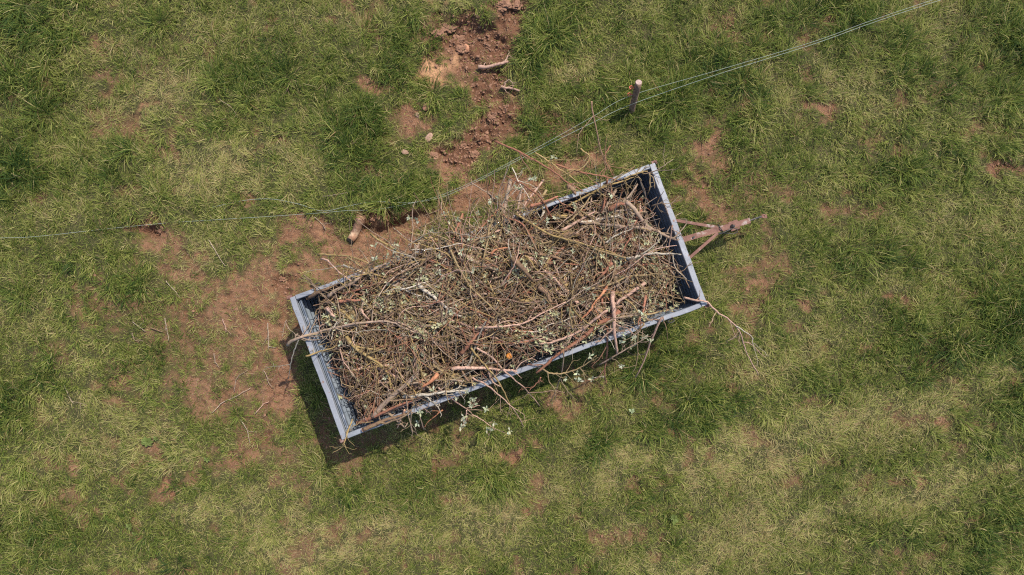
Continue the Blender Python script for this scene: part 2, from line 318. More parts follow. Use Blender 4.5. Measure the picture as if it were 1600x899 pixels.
# ------------------------------------------------------------------ grass
def blades(x, y, L, w, phi, a0, a1, col, name, label, tip=1.25):
    N = len(x); t = 3
    z0 = samp(HZ, x, y) - .004
    Pm = np.zeros((N, 4, 3)); Pm[:, 0] = np.stack([x, y, z0], 1)
    dphi = rng.normal(0, .28, N)
    for k in range(3):
        f = (k + .5) / 3; an = a0 + (a1 - a0) * f; ph = phi + dphi * k
        s = L / 3
        Pm[:, k + 1] = Pm[:, k] + np.stack([np.sin(an) * np.cos(ph) * s, np.sin(an) * np.sin(ph) * s, np.cos(an) * s], 1)
    Pm[:, 1:, 2] = np.maximum(Pm[:, 1:, 2], z0[:, None] + .008)
    side = phi + math.pi / 2 + rng.normal(0, .5, N)
    tw = rng.normal(0, .35, N)
    sv = np.stack([np.cos(side), np.sin(side), tw], 1)
    ws = A([.75, 1., .72])
    V = np.zeros((N, 7, 3), np.float32)
    for k in range(3):
        V[:, 2 * k] = Pm[:, k] - sv * (w * ws[k] / 2)[:, None]; V[:, 2 * k + 1] = Pm[:, k] + sv * (w * ws[k] / 2)[:, None]
    V[:, 6] = Pm[:, 3]
    b = np.arange(N)[:, None] * 7
    Q = np.concatenate([b + A([[0, 1, 3, 2]]), b + A([[2, 3, 5, 4]])]); T = b + A([[4, 5, 6]])
    C = np.ones((N, 7, 4), np.float32)
    C[:, :, :3] = col[:, None, :]
    o = mesh_obj(name, V.reshape(-1, 3), [Q, T], GRASS, smooth=True, tint=C.reshape(-1, 4))
    tag(o, label, 'grass', kind='stuff')
PAL = A([[.035, .070, .016], [.105, .155, .028], [.225, .255, .052], [.37, .36, .115], [.47, .385, .19], [.30, .185, .09]])
def pick_col(lush, dry, n, tuft_r=None):
    """green, olive and straw blades mixed by how lush, corner-vignetted or dry the spot is"""
    t = 1.95 - 1.25 * lush + 1.5 * dry + rng.normal(0, .62, n) + (tuft_r if tuft_r is not None else 0)
    dead = rng.random(n) < (.05 + .22 * dry * (1 - lush)); t = np.where(dead, rng.uniform(3.2, 5, n), t)
    t = np.clip(t, 0, 4.99); i = t.astype(int); f = (t - i)[:, None]
    c = PAL[i] * (1 - f) + PAL[i + 1] * f
    return c * rng.uniform(.8, 1.2, (n, 1))
def under_trailer(x, y):
    dx, dy = x + .177, y + .18; c, s = math.cos(math.radians(20.3)), math.sin(math.radians(20.3))
    return (np.abs(dx * c + dy * s) < 2.2) & (np.abs(-dx * s + dy * c) < .72)
AX, AY = 9.3, 6.0
# tufts
nt_ = int(AX * AY * 4 * 100)
tx = rng.uniform(-AX, AX, nt_); ty = rng.uniform(-AY, AY, nt_)
sl = samp(SOILF, tx, ty); lu = samp(LUSH_VIGNETTE, tx, ty); dr = samp(DRY, tx, ty)
keep = (rng.random(nt_) < np.clip(1.02 - 1.12 * sl, 0, 1)) & ~under_trailer(tx, ty)
tx, ty, sl, lu, dr = [a[keep] for a in (tx, ty, sl, lu, dr)]
N = len(tx)
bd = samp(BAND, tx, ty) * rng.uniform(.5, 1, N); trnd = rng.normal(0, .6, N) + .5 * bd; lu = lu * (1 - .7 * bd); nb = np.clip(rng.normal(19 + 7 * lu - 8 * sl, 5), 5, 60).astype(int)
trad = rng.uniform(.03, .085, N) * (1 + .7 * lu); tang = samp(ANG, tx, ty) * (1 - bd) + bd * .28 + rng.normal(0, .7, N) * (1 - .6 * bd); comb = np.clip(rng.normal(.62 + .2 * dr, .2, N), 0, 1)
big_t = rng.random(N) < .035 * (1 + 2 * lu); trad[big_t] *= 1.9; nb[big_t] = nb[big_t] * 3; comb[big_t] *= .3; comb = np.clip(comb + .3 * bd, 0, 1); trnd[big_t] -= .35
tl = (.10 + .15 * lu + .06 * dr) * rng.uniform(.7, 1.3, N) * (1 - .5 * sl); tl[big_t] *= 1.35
R_ = np.repeat; n = int(nb.sum()); ti = R_(np.arange(N), nb)
ra = rng.uniform(0, 2 * math.pi, n); rr = np.sqrt(rng.random(n)) * trad[ti]
bx, by = tx[ti] + rr * np.cos(ra), ty[ti] + rr * np.sin(ra)
cb = comb[ti]; vx = cb * np.cos(tang[ti]) + (1 - cb) * np.cos(ra) * (.3 + rr / trad[ti]); vy = cb * np.sin(tang[ti]) + (1 - cb) * np.sin(ra) * (.3 + rr / trad[ti])
phi = np.arctan2(vy, vx) + rng.normal(0, .45, n)
Lb = tl[ti] * rng.uniform(.55, 1.35, n); a0 = np.clip(rng.normal(.35 + .3 * rr / trad[ti], .2, n), .03, 1.2); a0 = np.clip(a0 + .55 * dr[ti] + .7 * bd[ti], 0, 1.35); a1 = np.clip(a0 + rng.uniform(.6, 1.45, n), 0, 1.75)
w = rng.uniform(.0042, .0085, n) * (1 + .45 * lu[ti]) * (1 - .25 * dr[ti])
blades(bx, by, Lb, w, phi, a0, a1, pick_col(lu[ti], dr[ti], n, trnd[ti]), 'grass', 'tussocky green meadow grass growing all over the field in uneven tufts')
# low growth and dead stalks between the tufts
n = int(AX * AY * 4 * 1900)
bx = rng.uniform(-AX, AX, n); by = rng.uniform(-AY, AY, n); sl = samp(SOILF, bx, by)
k = (rng.random(n) < np.clip(1.0 - .93 * sl, 0, 1)) & ~under_trailer(bx, by); bx, by, sl = bx[k], by[k], sl[k]; n = len(bx)
lu = samp(LUSH_VIGNETTE, bx, by); dr = samp(DRY, bx, by)
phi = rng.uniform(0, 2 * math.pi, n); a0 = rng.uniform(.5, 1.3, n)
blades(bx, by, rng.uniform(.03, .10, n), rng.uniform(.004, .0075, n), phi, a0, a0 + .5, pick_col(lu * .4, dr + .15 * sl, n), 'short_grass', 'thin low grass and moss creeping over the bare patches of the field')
n = 60000
bx = rng.uniform(-AX, AX, n); by = rng.uniform(-AY, AY, n); sl = samp(SOILF, bx, by); dr = samp(DRY, bx, by)
k = (rng.random(n) < .08 + .55 * sl + .4 * dr); bx, by = bx[k], by[k]; n = len(bx)
cs = A([.36, .26, .16]) * rng.uniform(.55, 1.25, (n, 1)) * A([1, 1, 1])
blades(bx, by, rng.uniform(.04, .17, n), rng.uniform(.0025, .0045, n), rng.uniform(0, 6.28, n), rng.uniform(1.35, 1.5, n), rng.uniform(1.5, 1.58, n), cs, 'dry_straw', 'dead straw stalks scattered loose on the bare red soil')

# clods and crumbs of earth
def ico(sub=1):
    t = (1 + 5 ** .5) / 2
    V = [(-1, t, 0), (1, t, 0), (-1, -t, 0), (1, -t, 0), (0, -1, t), (0, 1, t), (0, -1, -t), (0, 1, -t), (t, 0, -1), (t, 0, 1), (-t, 0, -1), (-t, 0, 1)]
    Fc = [(0, 11, 5), (0, 5, 1), (0, 1, 7), (0, 7, 10), (0, 10, 11), (1, 5, 9), (5, 11, 4), (11, 10, 2), (10, 7, 6), (7, 1, 8), (3, 9, 4), (3, 4, 2), (3, 2, 6), (3, 6, 8), (3, 8, 9), (4, 9, 5), (2, 4, 11), (6, 2, 10), (8, 6, 7), (9, 8, 1)]
    V = [A(v) / np.linalg.norm(v) for v in V]
    for _ in range(sub):
        mid = {}; out = []
        def m_(a, b):
            k = (min(a, b), max(a, b))
            if k not in mid: v = V[a] + V[b]; V.append(v / np.linalg.norm(v)); mid[k] = len(V) - 1
            return mid[k]
        for a, b, c in Fc: x, y, z = m_(a, b), m_(b, c), m_(c, a); out += [(a, x, z), (b, y, x), (c, z, y), (x, y, z)]
        Fc = out
    return A(V), A(Fc)
def lump_mesh(name, pts, sizes, m, sub=0, flat=.7):
    V0, F0 = ico(sub); n = len(pts); k = len(V0)
    jit = 1 + rng.uniform(-.45, .45, (n, k, 1))
    sc = rng.uniform(.6, 1.3, (n, 1, 3)) * A([1, 1, flat])
    a = rng.uniform(0, 6.28, n); c, s = np.cos(a), np.sin(a)
    V = V0[None] * jit * sc * sizes[:, None, None]
    V = np.stack([V[..., 0] * c[:, None] - V[..., 1] * s[:, None], V[..., 0] * s[:, None] + V[..., 1] * c[:, None], V[..., 2]], -1) + pts[:, None, :]
    return mesh_obj(name, V.reshape(-1, 3), [(F0[None] + (np.arange(n) * k)[:, None, None]).reshape(-1, 3)], m, smooth=False)
n = 190000; cx = rng.uniform(-8, 8, n); cy = rng.uniform(-5.4, 5.4, n); d_ = samp(DUG, cx, cy); s_ = samp(SOILF, cx, cy)
k = rng.random(n) < d_ * .9 + .10 * s_ * (s_ > .45); cx, cy, d_ = cx[k], cy[k], d_[k]
sz = rng.exponential(.005, len(cx)) * (1 + .7 * d_) + .003; sz = np.minimum(sz, .024)
c_ = lump_mesh('soil_clods', np.stack([cx, cy, samp(HZ, cx, cy) + sz * .25], 1), sz, CLOD, 0)
tag(c_, 'crumbs and clods of dug red brown earth lying in the scraped hollow', 'soil', kind='stuff')

# ------------------------------------------------------------------ trailer
TC, TR = A([-.177, -.18]), math.radians(20.3); HL, HW, RIM, FLOOR = 2.525, .99, 1.2, .56
CT, ST = math.cos(TR), math.sin(TR)
def loc2w(u, v): return (TC[0] + u * CT - v * ST, TC[1] + u * ST + v * CT)
def w2loc(x, y): dx, dy = x - TC[0], y - TC[1]; return dx * CT + dy * ST, -dx * ST + dy * CT
tr = empty('farm_trailer', (TC[0], TC[1], 0), TR)
tag(tr, 'long blue grey steel farm trailer heaped full of pruned branches', 'trailer')
def wall_profile(step, t=.004):
    """cross-section of a folded steel wall; outer face at 0, inside towards +; corrugated, rim folded on top"""
    ribs = [(.012, FLOOR)]; ribs = []; n = 6; zt = RIM - .056; h = (zt - FLOOR) / n
    for i in range(n):
        y0 = .012 + i * step; z0 = zt - i * h
        ribs += [(y0, z0), (y0, z0 - h * .45), (y0 + step + .012, z0 - h * .62), (y0 + step + .012, z0 - h * .90)]
    ribs = ribs[::-1]
    return ribs + [(a + t, zz + t * .5) for a, zz in ribs][::-1]
def corr_panel(name, L, place, step=.006):
    pr = wall_profile(step)
    b = MB(); b.extrude(pr, L)
    o = b.build(name, PANEL, tr); o.location = place[0]; o.rotation_euler = (0, 0, place[1])
    return o
def bowed_bar(L, w, h, bow, seg=34, dent=0.0025, sd=0):
    r2 = np.random.default_rng(sd); b = MB(); V = []; bev = .006
    sec = [(0, 0), (0, h - bev), (bev, h), (w - bev, h), (w, h - bev), (w, 0)]
    xs = np.linspace(-L / 2, L / 2, seg); off = bow * (1 - (2 * xs / L) ** 2) + r2.normal(0, dent, seg)
    for x, o_ in zip(xs, off): V += [(x, a + o_, z) for a, z in sec]
    k = len(sec); Q = [[i * k + j, i * k + (j + 1) % k, (i + 1) * k + (j + 1) % k, (i + 1) * k + j] for i in range(seg - 1) for j in range(k)]
    return b.add(V, Q, ngons=[list(range(k))[::-1], list(range((seg - 1) * k, seg * k))])
# long sides (wall y from outer face inwards)
p1 = corr_panel('side_panel', 2 * HL - .16, ((0, -HW, 0), 0)); p1['label'] = 'lower long side wall, away from the fence'
p2 = corr_panel('side_panel', 2 * HL - .16, ((0, HW, 0), math.pi)); p2['label'] = 'long side wall facing the fence'
r = bowed_bar(2 * HL - .14, .062, .055, .02, sd=1).build('top_rail', STEEL, p1); r.location = (0, -.006, RIM - .055)
r = bowed_bar(2 * HL - .14, .058, .055, .015, sd=2).build('top_rail', STEEL, p2); r.location = (0, -.006, RIM - .055)
# ends
tg = corr_panel('tailgate', 2 * HW - .13, ((-HL, 0, 0), -math.pi / 2), .019); tg['label'] = 'ribbed steel end gate at the far end from the drawbar'
fp = corr_panel('front_panel', 2 * HW - .13, ((HL, 0, 0), math.pi / 2), .012)
r = bowed_bar(2 * HW - .012, .070, .055, 0, 14, .002, 3).build('top_rail', STEEL, tg); r.location = (0, -.012, RIM - .05)
b = MB(); b.box((0, .098, RIM - .07), (2 * HW - .16, .012, .03)); b.box((0, .083, RIM - .088), (2 * HW - .16, .042, .006))
b.build('inner_flange', FLANGE, tg)
r = bowed_bar(2 * HW - .012, .076, .055, 0, 14, .002, 4).build('top_rail', STEEL, fp); r.location = (0, -.012, RIM - .05)
for sx in (-1, 1):
    for sy in (-1, 1):
        b = MB(); b.box((sx * (HL - .045), sy * (HW - .035), (RIM + FLOOR) / 2 - .03), (.07, .06, RIM - FLOOR - .06)); cp = b.build('corner_post', STEEL, tr)
        b = MB(); b.box((sx * (HL + .012), sy * (HW + .004), RIM - .03), (.07, .05, .03)); b.tube([(sx * (HL + .03), sy * (HW - .0), RIM - .06), (sx * (HL + .03), sy * (HW - .0), RIM + .012)], .013, 8)
        b.build('hinge_lug', RUST, cp)
# latches on the sides
for u, s in ((-1.35, -1), (.2, -1), (2.03, -1), (-2.15, 1), (1.75, 1)):
    b = MB(); y = s * (HW + .018); th = np.linspace(0, 2 * math.pi, 13)
    b.tube([(u + .045 * math.cos(a), y + s * .018 * (1 + math.sin(a)), RIM - .05 + .02 * math.sin(a)) for a in th], .006, 6)
    b.box((u, s * (HW + .006), RIM - .09), (.05, .016, .09)); b.build('latch', DARK, tr)
b = MB(); b.box((0, 0, FLOOR - .02), (2 * HL - .1, 2 * HW - .1, .03)); b.build('load_floor', DARK, tr)
for s in (-1, 1):
    b = MB(); b.box((0, s * .42, FLOOR - .10), (2 * HL - .2, .06, .12)); b.build('chassis_rail', RUST, tr)
for u in (-1.8, -.9, 0, .9, 1.8):
    b = MB(); b.box((u, 0, FLOOR - .09), (.05, .77, .06)); b.build('cross_member', RUST, tr)
for u in (-.38, .38):
    a_ = MB().tube([(u, -.85, .27), (u, .85, .27)], .028, 10).build('axle', DARK, tr)
    for s in (-1, 1):
        prof = [(.15, -.06), (.235, -.07), (.262, -.055), (.27, 0), (.262, .055), (.235, .07), (.15, .06)]
        k = 28; V = [(u + r_ * math.cos(a), s * .80 + w_, .27 + r_ * math.sin(a)) for a in np.arange(k) * 2 * math.pi / k for r_, w_ in prof]
        m_ = len(prof); Q = [[i * m_ + j, ((i + 1) % k) * m_ + j, ((i + 1) % k) * m_ + (j + 1) % m_, i * m_ + (j + 1) % m_] for i in range(k) for j in range(m_)]
        wh = empty('wheel'); wh.parent = tr
        MB().add(V, Q).build('tyre', RUBBER, wh, True)
        MB().tube([(u, s * .80 - .045, .27), (u, s * .80 + .045, .27)], .15, 24).tube([(u, s * .80 - .07, .27), (u, s * .80 + .07, .27)], .05, 12).build('rim', RUST, wh)
# drawbar (placed where it sits, then expressed in the trailer frame)
def PL(px, py, z):
    x, y, _ = P(px, py, z); u, v = w2loc(x, y); return A([u, v, z])
db = MB(); a, c = PL(1030, 385, .52), PL(1171, 345, .47); db.beam(a, c, .078, .06)
dbo = db.build('drawbar', RUST, tr)
b = MB(); bp = PL(1084.5, 370.6, .56); b.tube([bp - A([0, 0, .03]), bp], .014, 8); b.build('bolt', DARK, dbo)
b = MB(); b.beam(PL(1046, 343, .53), PL(1120, 355.5, .5), .04, .04); b.build('drawbar_strut', RUST, tr)
b = MB(); b.beam(PL(1068, 411, .53), PL(1121, 364.5, .5), .04, .04); b.build('drawbar_strut', RUST, tr)
e0, e1 = PL(1168, 346, .46), PL(1190, 338.5, .45)
b = MB(); b.tube([e0, e1], .012, 8); b.build('draw_rod', DARK, dbo)
e2 = PL(1193, 338, .45); th = np.linspace(0, 2 * math.pi, 17)
b = MB(); b.tube([e2 + A([.022 * math.cos(t), .022 * math.sin(t), 0]) for t in th], .009, 8); b.add([PL(1187, 341, .45), PL(1188, 337.5, .45), PL(1198, 335, .45), PL(1199, 341, .45), PL(1187, 341, .43), PL(1188, 337.5, .43), PL(1198, 335, .43), PL(1199, 341, .43)], [[0, 3, 2, 1], [4, 5, 6, 7], [0, 1, 5, 4], [1, 2, 6, 5], [2, 3, 7, 6], [3, 0, 4, 7]])
b.build('hitch_eye', RUST, tr)
b = MB()
pts = [PL(1103, 371, .45), PL(1118, 367.5, .50), PL(1130, 364, .54), PL(1137, 360.5, .54), PL(1146, 356.5, .50), PL(1152, 358.5, .46), PL(1152, 363, .44), PL(1145, 366, .42), PL(1136, 364.5, .45), PL(1126, 364, .5), PL(1117, 369, .48), PL(1108, 374, .40)]
b.tube(cat(pts, 6) if 'cat' in globals() else pts, .007, 6)
b.tube([PL(1122, 351, .50), PL(1126, 357, .545), PL(1130, 363, .52)], .008, 6)
b.build('safety_cable', DARK, dbo, True)
b = MB(); for_p = [PL(1147 + 0, 354, .52), PL(1143.5, 352.5, .545)]; b.tube(for_p, .02, 8); b.tube([PL(1138, 357, .51), PL(1139, 361, .42)], .012, 8); b.build('pin', DARK, dbo)
b = MB(); b.tube([PL(1146, 352.5, .47), PL(1147, 352.5, .12)], .024, 10); b.box(PL(1147, 352.5, .045), (.14, .14, .02)); b.tube([PL(1147, 352.5, .12), PL(1147, 352.5, .05)], .017, 8)
b.build('prop_stand', RUST, tr)

# ------------------------------------------------------------------ the load
def top(u, v):
    """height of the heap in the trailer"""
    T = 1.21 + .18 * np.exp(-((u + .1) / 1.6) ** 2) * (1 - .55 * v * v) + .08 * np.exp(-((u + .4) / .8) ** 2 - ((v - .9) / .35) ** 2) + .34 * (fbm(u * 2.6 + 9, v * 2.6 + 4, 101, 4) - .5)
    T = np.minimum(T, .80 + (u + HL - .16) * 2.0)
    T = np.minimum(T, .72 + (HL - .08 - u) * 1.4)
    sh = np.clip((u - .15) / .4, 0, 1)
    T = np.minimum(T, (.92 + (HW - .05 - v) * 1.5) * sh + 2 * (1 - sh))
    return T
def rest(u, v):
    """height a branch lying on the heap or over the rim has"""
    e = np.maximum(np.abs(u) / HL, np.abs(v) / HW); k = np.clip((e - .86) / .1, 0, 1)
    return top(np.clip(u, -HL, HL), np.clip(v, -HW, HW)) * (1 - k) + k * np.maximum(top(np.clip(u, -HL, HL), np.clip(v, -HW, HW)) * 0 + RIM + .02, RIM + .02)
def cat(pts, n=6):
    pts = np.asarray(pts, float)
    if len(pts) == 2: return np.linspace(pts[0], pts[1], n + 1)
    Q = np.vstack([2 * pts[0] - pts[1], pts, 2 * pts[-1] - pts[-2]]); out = []
    for i in range(1, len(Q) - 2):
        t = np.linspace(0, 1, n, endpoint=False)[:, None]; a, b, c, d = Q[i - 1], Q[i], Q[i + 1], Q[i + 2]
        out.append(.5 * (2 * b + (c - a) * t + (2 * a - 5 * b + 4 * c - d) * t ** 2 + (3 * b - a - 3 * c + d) * t ** 3))
    return np.vstack(out + [pts[-1:]])
TINT = {'grey': (.26, .185, .14, .35), 'olive': (.225, .16, .085, .5), 'brown': (.18, .11, .07, .3), 'red': (.27, .115, .072, .15), 'pink': (.40, .25, .19, .12),
        'orange': (.36, .15, .08, .2), 'ochre': (.28, .195, .08, .9), 'pale': (.42, .37, .30, .25), 'dark': (.10, .06, .045, .2), 'dull': (.30, .235, .175, .2)}
SAGE = A([.42, .44, .31])
def leaf_cluster(LV, LC, p, n, size, r):
    for _ in range(n):
        a = r.uniform(0, 6.28); el = r.uniform(.1, 1.1); d = A([math.cos(a) * math.cos(el), math.sin(a) * math.cos(el), math.sin(el)])
        L = size * r.uniform(.7, 1.3); wv = np.cross(d, [0, 0, 1]); wv /= np.linalg.norm(wv) + 1e-6; wv = wv * L * .2
        m = p + d * L * .55
        LV.append(np.stack([p, m - wv + A([0, 0, .004]), p + d * L, m + wv + A([0, 0, .004])])); LC.append(SAGE * r.uniform(.65, 1.25) * A([r.uniform(.9, 1.1), 1, r.uniform(.8, 1.1)]))
BR_N = [0]
def branch(path, wpx, kind, label, group, twigs=6, leaves=0, rr=None, name='branch', cat_='branch', wob=.012, taper=.35, tl=.28, cut=False):
    """one branch: a wobbly tapered stem with crooked side twigs, spurs and (as a child) leaves"""
    r = rr or rng; path = np.asarray(path, float)
    n = len(path); seglen = np.linalg.norm(np.diff(path, axis=0), axis=1).sum()
    w = np.stack([np.convolve(r.normal(0, wob, n + 4), [.25, .5, .25, .5, .25], 'valid')[:n] for _ in range(3)], 1); w[0] = w[-1] = 0; path = path + w * A([1, 1, .6])
    r0 = wpx * 1.12 / 120 / 2; R = r0 * (1 - (1 - taper) * np.linspace(0, 1, n)) * (1 + r.normal(0, .05, n))
    polys = {}
    V, Q = tubes(path[None], R[None], 7); mb = MB(); mb.add(V, Q, ngons=[list(range(7))[::-1], list(range(n * 7 - 7, n * 7))])
    tips = [path[-1]]
    def addp(pts, rad):
        polys.setdefault(len(pts), []).append((pts, rad))
    for tw_ in range(twigs):
        major = tw_ < (1 + (seglen > .8)) and seglen > .3
        i = int(r.uniform(.12, .97) * (n - 1)); tan = path[min(i + 1, n - 1)] - path[i]; tan /= np.linalg.norm(tan) + 1e-9
        a = r.choice([-1, 1]) * r.uniform(.4, 1.15); c, s = math.cos(a), math.sin(a)
        d = A([tan[0] * c - tan[1] * s, tan[0] * s + tan[1] * c, tan[2] * .5 + r.normal(.02, .22)]); d /= np.linalg.norm(d)
        L = min(tl, seglen * .45) * (r.uniform(1.1, 1.9) if major else r.uniform(.3, 1.15)); m = 6; pts = [path[i]]
        for k in range(m - 1):
            d = d + r.normal(0, .24, 3) * A([1, 1, .5]); d[2] -= .04; d /= np.linalg.norm(d); pts.append(pts[-1] + d * L / (m - 1))
            if k > 0 and r.random() < .5:
                e = d + r.normal(0, .9, 3) * A([1, 1, .6]); e /= np.linalg.norm(e); l2 = r.uniform(.02, .06); e2 = e + r.normal(0, .5, 3); e2 /= np.linalg.norm(e2)
                q = A([pts[-1], pts[-1] + e * l2, pts[-1] + e * l2 + e2 * l2 * .7]); rs = max(.0022, R[i] * .28); addp(q, A([rs, rs * .9, rs * .6])); tips.append(q[-1])
        rt = R[i] * .72 if major else max(.0028, min(.008, R[i] * .5)); addp(A(pts), np.linspace(rt, max(.002, rt * .45), m)); tips.append(pts[-1])
    for k, L_ in polys.items():
        V, Q = tubes(A([x[0] for x in L_]), A([x[1] for x in L_]), 4); mb.add(V, Q)
    Vt = np.concatenate(mb.v); t4 = A(TINT[kind]); tc = np.tile(t4 * A([*(r.uniform(.78, 1.2),) * 3, 1]), (len(Vt), 1))
    tc[n * 7:, :3] = tc[n * 7:, :3] * .75 + A([.24, .19, .12]) * .25
    o = mb.build(name, BARK, None, True, tint=tc)
    tag(o, label, cat_, group)
    if leaves:
        LV, LC = [], []
        idx = r.permutation(len(tips))[:max(1, int(leaves))]
        for j in idx: leaf_cluster(LV, LC, A(tips[j]), r.integers(5, 9), .054, r)
        V = np.concatenate(LV); k = np.arange(len(LV))[:, None] * 4 + A([[0, 1, 2, 3]])
        mesh_obj('leaves', V, [k], LEAF, o, False, np.repeat(A(LC), 4, 0))
    if cut:
        d = path[0] - path[1]; d /= np.linalg.norm(d); b = MB(); b.tube([path[0] + d * .001, path[0] + d * .004], R[0] * 1.02, 9)
        b.build('cut_end', CUTM, o)
    return o
CUTM = m_noisy('fresh_cut_wood', (.45, .23, .12), (.55, .34, .20), 40, .8)
def pile_path(pts, nseg=5):
    """pts: (photo px, photo py, height above the heap or rim)"""
    out = []
    for px, py, h in pts:
        z = 1.25
        for _ in range(4):
            x, y, _z = P(px, py, z); u, v = w2loc(x, y); z = float(rest(A([u]), A([v]))[0]) + h
        z = max(z, .05); out.append(P(px, py, z))
    return cat(out, nseg)
GRP = 'pruned branches heaped in the trailer'
